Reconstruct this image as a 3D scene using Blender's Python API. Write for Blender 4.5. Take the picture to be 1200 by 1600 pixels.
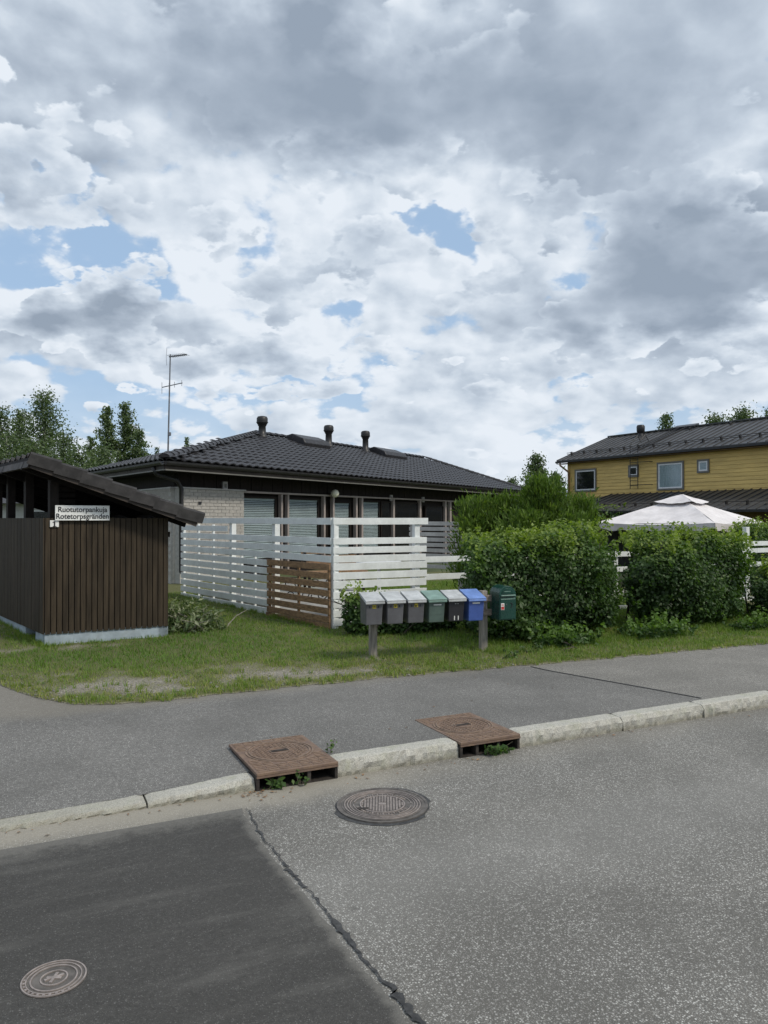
import bpy, math, random
import numpy as np
from mathutils import Vector, Matrix

random.seed(7); RNG = np.random.default_rng(7)
R = math.radians
SC = bpy.context.scene
COL = SC.collection
for o in list(bpy.data.objects): bpy.data.objects.remove(o)

# ------------------------------------------------------------------ camera
F = 1180.0; HZ = 810.0; EYE = 1.9          # focal length and horizon row in photo pixels, eye height in m
cam_d = bpy.data.cameras.new('camera'); cam = bpy.data.objects.new('camera', cam_d); COL.objects.link(cam)
cam_d.sensor_fit = 'HORIZONTAL'; cam_d.sensor_width = 36.0; cam_d.lens = 36.0*F/1200
cam_d.clip_start = 0.05; cam_d.clip_end = 3000
cam.location = (0, 0, EYE)
cam.rotation_euler = (R(90)+math.atan((HZ-800)/F), 0, 0)
SC.camera = cam

# ------------------------------------------------------------------ sun, view
SUN = Vector((0.72, -0.42, 0.92)).normalized()
sd = bpy.data.lights.new('sun', 'SUN'); sun = bpy.data.objects.new('sun', sd); COL.objects.link(sun)
sd.energy = 1.5; sd.angle = R(10); sd.color = (1.0, 0.93, 0.80)
sun.rotation_euler = (-SUN).to_track_quat('-Z', 'Y').to_euler()
sun.location = (20, -20, 40)
SC.view_settings.view_transform = 'Standard'; SC.view_settings.look = 'None'
SC.view_settings.exposure = 0.68; SC.view_settings.gamma = 1.0; SC.view_settings.use_curve_mapping = False

# ------------------------------------------------------------------ node helper
class NB:
    def __init__(s, nt): s.nt = nt; s.n = nt.nodes; s.l = nt.links
    def node(s, t, ins=None, **kw):
        n = s.n.new(t)
        for k, v in kw.items(): setattr(n, k, v)
        for k, v in (ins or {}).items(): s.set(n.inputs[k], v)
        return n
    def set(s, sock, v):
        if hasattr(v, 'is_output') or isinstance(v, bpy.types.NodeSocket): s.l.new(v, sock)
        elif isinstance(v, (tuple, list)) and sock.type == 'RGBA' and len(v) == 3: sock.default_value = (*v, 1)
        else: sock.default_value = v
    def m(s, op, a, b=None, c=None, clamp=False):
        n = s.n.new('ShaderNodeMath'); n.operation = op; n.use_clamp = clamp
        s.set(n.inputs[0], a)
        if b is not None: s.set(n.inputs[1], b)
        if c is not None: s.set(n.inputs[2], c)
        return n.outputs[0]
    def vm(s, op, a, b=None, out=0):
        n = s.n.new('ShaderNodeVectorMath'); n.operation = op
        s.set(n.inputs[0], a)
        if b is not None: s.set(n.inputs[1], b)
        return n.outputs[out]
    def mr(s, v, a, b, c=0.0, d=1.0, smooth=True):
        n = s.n.new('ShaderNodeMapRange'); n.interpolation_type = 'SMOOTHSTEP' if smooth else 'LINEAR'
        for i, x in enumerate((v, a, b, c, d)): s.set(n.inputs[i], x)
        return n.outputs[0]
    def mix(s, f, a, b, bt='MIX'):
        n = s.n.new('ShaderNodeMix'); n.data_type = 'RGBA'; n.blend_type = bt; n.clamp_factor = True
        s.set(n.inputs[0], f); s.set(n.inputs[6], a); s.set(n.inputs[7], b)
        return n.outputs[2]
    def noise(s, vec, scale, detail=4, rough=.5, dist=0.0):
        n = s.n.new('ShaderNodeTexNoise'); s.set(n.inputs['Vector'], vec)
        n.inputs['Scale'].default_value = scale; n.inputs['Detail'].default_value = detail
        n.inputs['Roughness'].default_value = rough; n.inputs['Distortion'].default_value = dist
        return n.outputs[0]
    def comb(s, x, y, z):
        n = s.n.new('ShaderNodeCombineXYZ'); s.set(n.inputs[0], x); s.set(n.inputs[1], y); s.set(n.inputs[2], z); return n.outputs[0]

# ------------------------------------------------------------------ sky: clear sky behind procedural clouds
W = bpy.data.worlds.new('World'); SC.world = W; W.use_nodes = True
W.node_tree.nodes.clear()
b = NB(W.node_tree)
sky = b.node('ShaderNodeTexSky', sky_type='NISHITA', sun_disc=False)
sky.sun_elevation = math.asin(SUN.z); sky.sun_rotation = math.atan2(SUN.x, SUN.y)
sky.air_density = 1.0; sky.dust_density = 1.5; sky.ozone_density = 1.5
D = b.node('ShaderNodeTexCoord').outputs['Generated']
sx = b.node('ShaderNodeSeparateXYZ', {0: D})
dz = b.m('MAXIMUM', sx.outputs[2], 0.0)
inv = b.m('DIVIDE', 1.0, b.m('ADD', dz, 0.30))
P = b.comb(b.m('MULTIPLY', sx.outputs[0], inv), b.m('MULTIPLY', sx.outputs[1], inv), 0.0)
P = b.vm('ADD', P, (3.1, 7.7, 0.35))
P = b.vm('ADD', P, b.vm('MULTIPLY', D, (.8, .8, 2.0)))
def ncol(vec, scale, detail, rough=.5):
    n = b.node('ShaderNodeTexNoise', {'Vector': vec, 'Scale': scale, 'Detail': detail, 'Roughness': rough}); return n.outputs['Color']
warp = b.vm('SUBTRACT', ncol(P, 1.7, 5, .6), (.5, .5, .5))
warp2 = b.vm('SUBTRACT', ncol(P, 6.5, 4, .6), (.5, .5, .5))
DW = b.vm('ADD', D, b.vm('ADD', b.vm('MULTIPLY', warp, (.17, .1, .10)), b.vm('MULTIPLY', warp2, (.07, .05, .055))))
def dirv(px, py):
    return Vector(((px-600)/F, 1, (HZ-py)/F)).normalized()
def field(lst):                         # sum of soft lumps, each at its own direction in the sky
    tot = None
    for px, py, wx, wz, k in lst:
        c = dirv(px, py); ax = F/wx; az = F/wz
        q = b.vm('MULTIPLY', b.vm('SUBTRACT', DW, tuple(c)), (ax, ax*.5, az))
        e = b.m('MULTIPLY', b.m('EXPONENT', b.m('MULTIPLY', b.vm('DOT_PRODUCT', q, q, 1), -1.0)), k)
        tot = e if tot is None else b.m('ADD', tot, e)
    return tot
gaps = field([(140, 390, 100, 32, -.24), (10, 440, 70, 40, -.22), (225, 445, 60, 20, -.14), (625, 337, 42, 11, -.24), (685, 352, 34, 16, -.22), (718, 388, 26, 28, -.22),
              (862, 428, 50, 24, -.26), (905, 380, 40, 30, -.20), (820, 345, 28, 24, -.12), (405, 375, 40, 20, -.10), (350, 300, 60, 30, -.05), (545, 478, 36, 18, -.18),
              (300, 475, 46, 26, -.13), (40, 560, 110, 18, -.10), (900, 597, 42, 12, -.22), (715, 590, 36, 12, -.15), (330, 600, 40, 18, -.08), (120, 625, 130, 26, -.10),
              (130, 140, 60, 50, -.04), (260, 640, 60, 30, -.06),
              (560, 415, 110, 60, .09), (200, 240, 200, 120, .09), (700, 120, 420, 150, .22), (1080, 430, 200, 120, .24), (170, 510, 110, 46, .16), (60, 395, 46, 30, .14), (620, 560, 600, 60, .05)])
darks = field([(430, 90, 210, 90, .24), (620, 180, 330, 60, .23), (860, 110, 240, 110, .22), (1110, 60, 200, 120, .28), (1090, 410, 190, 80, .34),
               (960, 470, 200, 50, .24), (600, 400, 90, 48, .22), (240, 350, 170, 50, .20), (1000, 270, 160, 80, .18), (480, 510, 260, 40, .16), (560, 640, 300, 18, .12), (230, 110, 90, 60, .16), (930, 645, 300, 14, .12), (60, 300, 120, 60, .12),
               (600, 50, 80, 50, -.26), (30, 190, 120, 100, -.16), (150, 60, 110, 60, -.06), (110, 440, 120, 60, -.34), (750, 420, 110, 50, -.14), (430, 280, 120, 50, -.10),
               (650, 590, 700, 60, -.16), (640, 730, 900, 80, -.20), (1180, 190, 60, 60, -.20), (1130, 290, 90, 40, -.13), (340, 420, 70, 26, -.18), (640, 260, 160, 40, -.10)])
def cover(vec, det=7, fine=True):
    n1 = b.noise(vec, 2.1, det, .56, .1)
    if not fine: return n1
    w = b.vm('ADD', vec, b.vm('MULTIPLY', warp2, (.10, .10, .10)))
    v = b.node('ShaderNodeTexVoronoi', {'Vector': w, 'Scale': 5.0, 'Detail': 2.0, 'Roughness': .5}, feature='F1').outputs['Distance']
    puff = b.m('SUBTRACT', 1.0, v)
    return b.m('ADD', b.m('MULTIPLY', n1, .86), b.m('MULTIPLY', puff, .20))
c0 = cover(P)
c1 = cover(b.vm('ADD', P, (.03, -.02, .035)))
l0 = b.noise(P, 2.1, 3, .5, .1)
l1 = b.noise(b.vm('ADD', P, (.12, -.05, .10)), 2.1, 3, .5, .1)
dens = b.m('ADD', b.m('ADD', c0, .095), gaps)
alpha = b.mr(dens, .440, .525)
soft = b.mr(dens, .40, .60)
relief = b.m('ADD', b.m('MULTIPLY', b.m('SUBTRACT', c0, c1), 2.5), b.m('MULTIPLY', b.m('SUBTRACT', l0, l1), 2.0))
big = b.noise(P, .8, 4, .5, .2)
thick = b.m('ADD', b.m('MULTIPLY', b.m('SUBTRACT', dens, .60), b.mr(sx.outputs[2], .02, .24, .45, 1.15)), b.m('MULTIPLY', b.m('SUBTRACT', big, .5), 1.0))
rel_k = b.m('MULTIPLY', b.mr(darks, -.1, .5, 1.0, .55), b.mr(sx.outputs[2], .02, .26, .30, 1.0))      # an even deck of cloud shows less relief on its underside
shade = b.m('SUBTRACT', b.m('ADD', b.m('ADD', thick, b.m('MULTIPLY', darks, .80)), .36), b.m('MULTIPLY', relief, rel_k))
# a nearer layer of separate cumulus heads: bright rims, grey bellies
PB = b.vm('ADD', b.vm('MULTIPLY', P, (1.0, 1.15, 1.25)), (11.3, 4.1, 2.7))
cB = cover(PB, 7)
cB1 = cover(b.vm('ADD', PB, (.035, -.02, .06)), 6)
bandB = field([(620, 400, 520, 170, .075), (160, 510, 170, 60, .12), (600, 590, 600, 60, .03), (560, 60, 120, 60, .05), (1150, 230, 120, 90, .05)])
dB = b.m('ADD', cB, b.m('ADD', bandB, b.m('MULTIPLY', gaps, .7)))
mB = b.mr(dB, .560, .592)
shB = b.m('SUBTRACT', b.m('ADD', b.m('MULTIPLY', b.m('SUBTRACT', dB, .56), 5.0), b.m('ADD', .13, b.m('MULTIPLY', darks, .75))), b.m('MULTIPLY', b.m('SUBTRACT', cB, cB1), 3.4))
kB = b.m('MULTIPLY', mB, b.mr(darks, .15, .42, .9, .12))
alpha = b.m('MAXIMUM', alpha, b.m('MULTIPLY', mB, .97))
shade = b.m('ADD', b.m('MULTIPLY', shade, b.m('SUBTRACT', 1.0, kB)), b.m('MULTIPLY', shB, kB))
cr = b.node('ShaderNodeValToRGB', {0: shade})
els = cr.color_ramp.elements
els[0].position = 0.0; els[0].color = (.62, .665, .72, 1)
els[1].position = 1.0; els[1].color = (.235, .285, .355, 1)
for p_, c_ in ((.20, (.535, .590, .655)), (.42, (.425, .485, .56)), (.68, (.325, .38, .455))):
    e = els.new(p_); e.color = (*c_, 1)
bg_sky = b.node('ShaderNodeBackground', {0: sky.outputs[0], 1: .08})
veil = b.node('ShaderNodeBackground', {0: (.33, .465, .64), 1: .80})
mx0 = b.node('ShaderNodeMixShader', {0: .72, 1: bg_sky.outputs[0], 2: veil.outputs[0]})
bg_c = b.node('ShaderNodeBackground', {0: cr.outputs[0], 1: .81})
lowveil = b.mr(sx.outputs[2], .0, .22, .55, 0.0)
af = b.m('MAXIMUM', b.m('MAXIMUM', alpha, b.m('MULTIPLY', soft, .45)), lowveil)
mx1 = b.node('ShaderNodeMixShader', {0: af, 1: mx0.outputs[0], 2: bg_c.outputs[0]})
b.node('ShaderNodeOutputWorld', {0: mx1.outputs[0]})
W.cycles.sampling_method = 'MANUAL'; W.cycles.sample_map_resolution = 512

# ------------------------------------------------------------------ geometry helpers
S = 26.06                                # bearing of the kerb
U = Vector((math.cos(R(S)), math.sin(R(S)), 0)); N = Vector((-U.y, U.x, 0)); O = Vector((0, 5.73, 0)); UP = Vector((0, 0, 1))
def K(s, d, z=0.0): return O + U*s + N*d + UP*z          # kerb frame: s along the kerb, d behind it
def sd_of(x, y): v = Vector((x, y, 0))-O; return v.dot(U), v.dot(N)
def kh(s): return float(np.interp(s, (-2.7, -1.75, -1.0, -.4), (.018, .035, .085, .12)))
def gz(x, y):
    s, d = sd_of(x, y)
    if d < 0: return 0.0
    if d < 2.45: return kh(s)+(.112-kh(s))*d/2.45
    return .112+.0185*(d-2.45) if d < 14 else .326
def G(px, py, extra=0):                                   # ground point seen at a photo pixel
    z = .15
    for _ in range(12):
        Y = F*(EYE-z)/(py-HZ); X = (px-600)/F*Y; z = gz(X, Y)
    return Vector((X, Y, z+extra))
def atY(px, py, Y): return Vector(((px-600)/F*Y, Y, EYE-(py-HZ)/F*Y))

class MB:
    def __init__(s): s.v = []; s.f = []; s.mi = []
    def add(s, vs, fs, mi=0):
        k = len(s.v); s.v += [tuple(v) for v in vs]; s.f += [tuple(i+k for i in f) for f in fs]; s.mi += [mi]*len(fs); return s
    def hexa(s, c, mi=0):
        return s.add(c, [(0, 3, 2, 1), (4, 5, 6, 7), (0, 1, 5, 4), (1, 2, 6, 5), (2, 3, 7, 6), (3, 0, 4, 7)], mi)
    def box(s, o, a, bb, c, mi=0):          # corner and three edge vectors
        o, a, bb, c = Vector(o), Vector(a), Vector(bb), Vector(c)
        return s.hexa([o, o+a, o+a+bb, o+bb, o+c, o+a+c, o+a+bb+c, o+bb+c], mi)
    def cbox(s, c, a, bb, cc, mi=0):        # centre and three full edge vectors
        c, a, bb, cc = Vector(c), Vector(a), Vector(bb), Vector(cc)
        return s.box(c-(a+bb+cc)/2, a, bb, cc, mi)
    def bar(s, p, q, w, h, up=UP, mi=0):
        p, q = Vector(p), Vector(q); d = (q-p); u = d.normalized(); sdv = u.cross(up)
        if sdv.length < 1e-4: sdv = u.cross(Vector((1, 0, 0)))
        sdv.normalize(); t = sdv.cross(u).normalized()
        return s.box(p-sdv*w/2-t*h/2, d, sdv*w, t*h, mi)
    def tube(s, pts, r, n=8, caps=True, mi=0):
        pts = [Vector(p) for p in pts]; rs = r if isinstance(r, (list, tuple)) else [r]*len(pts)
        ring = []; ref = None
        for i, p in enumerate(pts):
            d = (pts[min(i+1, len(pts)-1)]-pts[max(i-1, 0)]).normalized()
            if ref is None: ref = d.orthogonal().normalized()
            ref = (ref-d*ref.dot(d)).normalized(); e = d.cross(ref)
            ring.append([p+(ref*math.cos(2*math.pi*k/n)+e*math.sin(2*math.pi*k/n))*rs[i] for k in range(n)])
        vs = [v for g in ring for v in g]; fs = []
        for i in range(len(pts)-1):
            for k in range(n): fs.append((i*n+k, i*n+(k+1) % n, (i+1)*n+(k+1) % n, (i+1)*n+k))
        if caps: fs.append(tuple(range(n))[::-1]); fs.append(tuple((len(pts)-1)*n+k for k in range(n)))
        return s.add(vs, fs, mi)
    def lathe(s, c, prof, n=20, ax=UP, mi=0):
        ax = Vector(ax).normalized(); a = ax.orthogonal().normalized(); e = ax.cross(a); c = Vector(c)
        vs = []; fs = []
        for r_, h in prof:
            for k in range(n):
                t = 2*math.pi*k/n; vs.append(c+ax*h+(a*math.cos(t)+e*math.sin(t))*max(r_, 1e-4))
        for i in range(len(prof)-1):
            for k in range(n): fs.append((i*n+k, i*n+(k+1) % n, (i+1)*n+(k+1) % n, (i+1)*n+k))
        return s.add(vs, fs, mi)
    def prism(s, poly, ext, mi=0):          # polygon (3-D points) extruded by a vector
        n = len(poly); ext = Vector(ext); poly = [Vector(p) for p in poly]
        return s.add(poly+[p+ext for p in poly], [tuple(range(n))[::-1], tuple(range(n, 2*n))]+[(i, (i+1) % n, n+(i+1) % n, n+i) for i in range(n)], mi)
    def mesh(s, name, mats, smooth=False):
        me = bpy.data.meshes.new(name); me.from_pydata(s.v, [], s.f)
        for m_ in (mats if isinstance(mats, (list, tuple)) else [mats]): me.materials.append(m_)
        if any(s.mi): me.polygons.foreach_set('material_index', s.mi)
        if smooth: me.polygons.foreach_set('use_smooth', [True]*len(s.f))
        me.update(); return me
    def build(s, name, mats, parent=None, smooth=False, bevel=0):
        o = bpy.data.objects.new(name, s.mesh(name, mats, smooth)); COL.objects.link(o)
        if parent: o.parent = parent
        if bevel:
            m_ = o.modifiers.new('bevel', 'BEVEL'); m_.width = bevel; m_.segments = 2; m_.limit_method = 'ANGLE'
        return o
def tag(o, label=None, cat=None, group=None, kind=None):
    if label: o['label'] = label
    if cat: o['category'] = cat
    if group: o['group'] = group
    if kind: o['kind'] = kind
    return o
def empty(name, label, cat, group=None, loc=(0, 0, 0)):
    o = bpy.data.objects.new(name, None); COL.objects.link(o); o.location = loc; o.empty_display_size = .1
    return tag(o, label, cat, group)
def fastmesh(name, V, Fc, mat, tint=None, smooth=False):    # numpy vertices and equal-length faces
    me = bpy.data.meshes.new(name); k = Fc.shape[1]
    me.vertices.add(len(V)); me.vertices.foreach_set('co', V.astype(np.float32).ravel())
    me.loops.add(Fc.size); me.loops.foreach_set('vertex_index', Fc.astype(np.int32).ravel())
    me.polygons.add(len(Fc)); me.polygons.foreach_set('loop_start', np.arange(0, Fc.size, k, dtype=np.int32))
    if tint is not None:
        a = me.attributes.new('tint', 'FLOAT', 'POINT'); a.data.foreach_set('value', tint.astype(np.float32))
    me.materials.append(mat); me.update(calc_edges=True)
    return me
def linkmesh(name, me, parent=None):
    o = bpy.data.objects.new(name, me); COL.objects.link(o)
    if parent: o.parent = parent
    return o
def copy_piece(src, loc=None, rot=None, parent=None):
    o = src.copy(); COL.objects.link(o)
    if loc is not None: o.location = loc
    if rot is not None: o.rotation_euler = rot
    if parent: o.parent = parent
    return o

# ------------------------------------------------------------------ materials
def new_mat(name):
    m = bpy.data.materials.new(name); m.use_nodes = True; m.node_tree.nodes.clear(); return m, NB(m.node_tree)
def finish(b, col, rough=.6, metal=0.0, bump=None, spec=.5, bd=.01, bs=.5, extra=None):
    p = b.node('ShaderNodeBsdfPrincipled'); b.set(p.inputs['Base Color'], col); b.set(p.inputs['Roughness'], rough)
    b.set(p.inputs['Metallic'], metal); p.inputs['Specular IOR Level'].default_value = spec
    if bump is not None:
        bn = b.node('ShaderNodeBump', {'Height': bump, 'Distance': bd, 'Strength': bs}); b.l.new(bn.outputs[0], p.inputs['Normal'])
    b.node('ShaderNodeOutputMaterial', {0: p.outputs[0]}); return p
def mk(name, col, rough=.6, var=.15, scale=6, metal=0.0, bump=.3, bd=.003, stretch=(1, 1, 1), rnd=.0, col2=None, dirt=None, spec=.5):
    m, b = new_mat(name)
    tc = b.node('ShaderNodeTexCoord').outputs['Object']
    oi = b.node('ShaderNodeObjectInfo').outputs['Random']
    v = b.vm('MULTIPLY', tc, stretch); v = b.vm('ADD', v, b.vm('MULTIPLY', b.comb(oi, oi, oi), (31, 17, 23)))
    n = b.noise(v, scale, 6, .6); n2 = b.noise(v, scale*5.3, 4, .6)
    c2 = col2 or tuple(max(0, x*(1-2.2*var)) for x in col); hi = tuple(min(1, x*(1+var)) for x in col)
    c = b.mix(b.mr(n, .3, .72), c2, hi)
    c = b.mix(b.m('MULTIPLY', b.mr(n2, .35, .75), .35), c, tuple(x*.72 for x in col))
    if dirt: c = b.mix(b.m('MULTIPLY', b.mr(b.noise(tc, 2.1, 6, .7), .5, .75), dirt[1]), c, dirt[0])
    if rnd: c = b.mix(1.0, c, b.comb(*[b.m('ADD', b.m('MULTIPLY', oi, rnd), 1-rnd/2)]*3), 'MULTIPLY')
    finish(b, c, b.mr(n2, .2, .8, max(.05, rough-.08), min(1, rough+.08)), metal, b.m('ADD', n, b.m('MULTIPLY', n2, .5)) if bump else None, bd=bd, bs=bump, spec=spec)
    return m
def leafmat(name, cols, trans=.35, rough=.45, spec=.5):
    m, b = new_mat(name)
    t = b.node('ShaderNodeAttribute', attribute_name='tint').outputs['Fac']
    r_ = b.node('ShaderNodeValToRGB', {0: t}); e = r_.color_ramp.elements
    e[0].color = (*cols[0], 1); e[1].color = (*cols[-1], 1)
    for i, c in enumerate(cols[1:-1]): x = e.new((i+1)/(len(cols)-1)); x.color = (*c, 1)
    p = b.node('ShaderNodeBsdfPrincipled', {'Base Color': r_.outputs[0], 'Roughness': rough}); p.inputs['Specular IOR Level'].default_value = spec
    tr = b.node('ShaderNodeBsdfTranslucent', {0: b.mix(1.0, r_.outputs[0], (1.5, 1.7, .6), 'MULTIPLY')})
    mx = b.node('ShaderNodeMixShader', {0: trans, 1: p.outputs[0], 2: tr.outputs[0]})
    b.node('ShaderNodeOutputMaterial', {0: mx.outputs[0]}); return m

def asphalt(name, base, speck, sc, dens, tint=(1, .99, .97), mode='road'):
    m, b = new_mat(name)
    tc = b.node('ShaderNodeTexCoord').outputs['Object']
    def stones(scale, thr, seed):
        v = b.node('ShaderNodeTexVoronoi', {'Vector': b.vm('ADD', tc, (seed, seed*2, 0)), 'Scale': scale}, feature='F1')
        rnd = b.node('ShaderNodeSeparateXYZ', {0: v.outputs['Color']})
        disc = b.mr(v.outputs['Distance'], .28, .46, 1.0, 0.0)
        pick = b.mr(rnd.outputs[0], thr, thr+.08)
        return b.m('MULTIPLY', disc, pick), rnd.outputs[1], v.outputs['Distance']
    s1, t1, d1 = stones(sc, dens, 0.0)
    s2, t2, d2 = stones(sc*2.1, dens*.92, 3.0)
    big = b.noise(tc, .55, 5, .6); mid = b.noise(tc, 4.0, 6, .65); fine = b.noise(tc, 160, 3, .7); pit = b.noise(tc, 55, 3, .6)
    c = b.mix(b.mr(big, .3, .7), tuple(x*.70 for x in base), tuple(x*1.22 for x in base))
    c = b.mix(b.m('MULTIPLY', b.mr(mid, .35, .7), .45), c, tuple(x*.80 for x in base))
    c = b.mix(b.mr(fine, .35, .65, 0, .55), c, tuple(x*.45 for x in base))
    c = b.mix(b.mr(pit, .54, .7, 0, .55), c, tuple(x*.42 for x in base))
    wear = b.mr(b.noise(tc, 1.1, 4, .6), .3, .65, .55, 1.0)
    c = b.mix(b.m('MULTIPLY', b.m('MULTIPLY', s2, wear), .55), c, b.mix(t2, tuple(x*.75 for x in speck), speck))
    c = b.mix(b.m('MULTIPLY', b.m('MULTIPLY', s1, wear), .8), c, b.mix(t1, tuple(x*.62 for x in speck), speck))
    g30 = b.noise(tc, 34, 5, .75); c = b.mix(b.mr(g30, .35, .7, .0, .6), c, tuple(x*.52 for x in base)); c = b.mix(b.mr(g30, .42, .25, 0, .35), c, tuple(min(1, x*1.7) for x in base))
    sp = b.node('ShaderNodeSeparateXYZ', {0: tc})
    wob = b.m('MULTIPLY', b.m('SUBTRACT', b.noise(tc, 2.5, 6, .65), .5), .5)
    if mode == 'road':                      # sand washed against the kerb, object y is the distance from it
        yy = b.m('ADD', sp.outputs[1], wob)
        s_l = b.mr(sp.outputs[0], -.6, .7, 1.0, .22)
        sand = b.m('MULTIPLY', b.mr(yy, -.52, -.10), s_l)
        c = b.mix(b.m('MULTIPLY', sand, .82), c, b.mix(b.noise(tc, 60, 3, .7), (.24, .22, .18), (.38, .35, .295)))
        band = b.m('ADD', sp.outputs[1], b.m('MULTIPLY', b.noise(b.vm('MULTIPLY', tc, (.3, .3, 1)), 1.0, 3, .5), .8))
        trk = b.m('MULTIPLY', b.mr(band, -1.9, -1.1), b.mr(band, -.5, -1.0)); c = b.mix(b.m('MULTIPLY', trk, .22), c, (.30, .295, .28))
        spot = b.mr(b.noise(tc, 3.2, 5, .7), .64, .74); c = b.mix(b.m('MULTIPLY', spot, .45), c, (.075, .072, .066))
        oil = b.mr(b.noise(b.vm('MULTIPLY', tc, (.35, 1, 1)), 1.2, 3, .5), .58, .72)
        c = b.mix(b.m('MULTIPLY', oil, .22), c, tuple(x*.5 for x in base))
    if mode == 'patch':
        st = b.noise(b.vm('MULTIPLY', tc, (.8, 4.0, 1)), 1.3, 5, .65); bl = b.noise(tc, 2.2, 6, .7)
        c = b.mix(b.m('MULTIPLY', b.mr(st, .48, .72), .38), c, (.135, .13, .12)); c = b.mix(b.m('MULTIPLY', b.mr(bl, .52, .70), .40), c, (.040, .039, .037))
        c = b.mix(b.m('MULTIPLY', b.mr(b.noise(tc, 90, 2, .8), .60, .72), .5), c, (.19, .185, .17))
        ed = b.node('ShaderNodeAttribute', attribute_name='tint').outputs['Fac']   # distance from the patch edge
        ed = b.m('ADD', ed, b.m('ADD', b.m('MULTIPLY', wob, .35), b.m('MULTIPLY', b.m('SUBTRACT', b.noise(tc, 14, 6, .75), .5), .34)))
        c = b.mix(b.m('MULTIPLY', b.mr(ed, .0, .20, 1.0, 0.0), .8), c, b.mix(b.noise(tc, 70, 3, .7), (.10, .097, .09), (.20, .19, .17)))
    if mode == 'walk':
        yy = b.m('ADD', sp.outputs[1], wob)
        sand = b.mr(yy, 2.1, 2.55)
        c = b.mix(b.m('MULTIPLY', sand, .5), c, (.22, .20, .165))
        far = b.mr(b.m('ADD', sp.outputs[0], b.m('MULTIPLY', sp.outputs[1], .25)), 3.62, 3.64)   # the older, paler asphalt past the joint
        c = b.mix(far, c, b.mix(1.0, c, (1.28, 1.26, 1.22), 'MULTIPLY'))
    h = b.m('ADD', b.m('MULTIPLY', fine, .4), b.m('ADD', b.m('MULTIPLY', d1, -.6), b.m('MULTIPLY', pit, -.5)))
    finish(b, c, .82, 0, h, bd=.006, bs=.6, spec=.35)
    return m

M = {}
M['road'] = asphalt('old_asphalt', (.182, .174, .158), (.74, .73, .69), 92, .44)
M['patch'] = asphalt('new_asphalt', (.074, .071, .066), (.22, .215, .21), 120, .82, mode='patch')
M['walk'] = asphalt('walk_asphalt', (.178, .172, .162), (.62, .61, .58), 105, .56, mode='walk')
M['drive'] = asphalt('drive_asphalt', (.178, .172, .162), (.62, .61, .58), 105, .56, mode='plain')
M['tar'] = mk('tar', (.055, .055, .055), .7, .3, 30, bump=.6, bd=.004)
M['grime'] = mk('kerb_grime', (.10, .09, .07), .95, .4, 30)

def granite():
    m, b = new_mat('granite')
    tc = b.node('ShaderNodeTexCoord').outputs['Object']
    v = b.node('ShaderNodeTexVoronoi', {'Vector': tc, 'Scale': 240.0}); r_ = b.node('ShaderNodeSeparateXYZ', {0: v.outputs['Color']})
    n = b.noise(tc, 7, 6, .65); n2 = b.noise(tc, 45, 4, .7)
    c = b.mix(r_.outputs[0], (.36, .35, .31), (.56, .54, .48))
    c = b.mix(b.mr(r_.outputs[1], .80, .9, 0, .7), c, (.17, .16, .15))
    c = b.mix(b.mr(n, .48, .72, 0, .5), c, (.30, .31, .21))
    c = b.mix(b.mr(n2, .55, .75, 0, .45), c, (.16, .155, .14))
    zz = b.node('ShaderNodeSeparateXYZ', {0: tc}).outputs[2]; c = b.mix(b.m('MULTIPLY', b.mr(b.m('ADD', zz, b.m('MULTIPLY', n, .05)), .085, .03), .6), c, (.19, .175, .125))
    finish(b, c, .8, 0, b.m('ADD', b.m('MULTIPLY', n2, .8), b.m('MULTIPLY', r_.outputs[2], .15)), bd=.012, bs=.7); return m
M['granite'] = granite()
M['iron'] = mk('rusted_iron', (.190, .128, .088), .72, .22, 14, metal=.15, bump=.4, bd=.002, col2=(.15, .10, .08), dirt=((.22, .19, .16), .5))
M['iron_rib'] = mk('worn_rust', (.245, .172, .125), .65, .2, 20, metal=.15, bump=.3, bd=.001)
M['iron_grey'] = mk('worn_iron', (.15, .135, .122), .6, .22, 14, metal=.25, bump=.4, bd=.002, dirt=((.12, .10, .085), .5))
M['iron_hi'] = mk('polished_iron', (.36, .31, .285), .5, .15, 30, metal=.3, bump=.3, bd=.001)
M['iron_dark'] = mk('dark_iron', (.055, .046, .04), .75, .3, 20, metal=.2)
M['soil'] = mk('soil', (.115, .095, .065), .95, .3, 5, bump=.9, bd=.02, col2=(.075, .07, .04))
M['mud'] = mk('dark_mulch', (.045, .036, .028), .95, .4, 14, bump=1, bd=.03)

def soilmat():                                   # lawn soil: earth and gravel in the worn places
    m, b = new_mat('lawn_soil')
    tc = b.node('ShaderNodeTexCoord').outputs['Object']
    v = b.node('ShaderNodeTexVoronoi', {'Vector': tc, 'Scale': 60.0}); r_ = b.node('ShaderNodeSeparateXYZ', {0: v.outputs['Color']})
    t = b.node('ShaderNodeAttribute', attribute_name='tint').outputs['Fac']
    n = b.noise(tc, 9, 6, .7)
    grav = b.mix(r_.outputs[0], (.15, .135, .11), (.36, .33, .28))
    green = b.mix(n, (.075, .095, .028), (.16, .15, .062))
    c = b.mix(t, green, grav)
    finish(b, c, .95, 0, b.m('ADD', n, v.outputs['Distance']), bd=.02, bs=.8); return m
M['lawn'] = soilmat()
M['field'] = mk('field_grass', (.085, .11, .035), .95, .3, .6, bump=.5, bd=.05)
M['paver'] = mk('patio_slab', (.30, .29, .27), .9, .15, 6)

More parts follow.
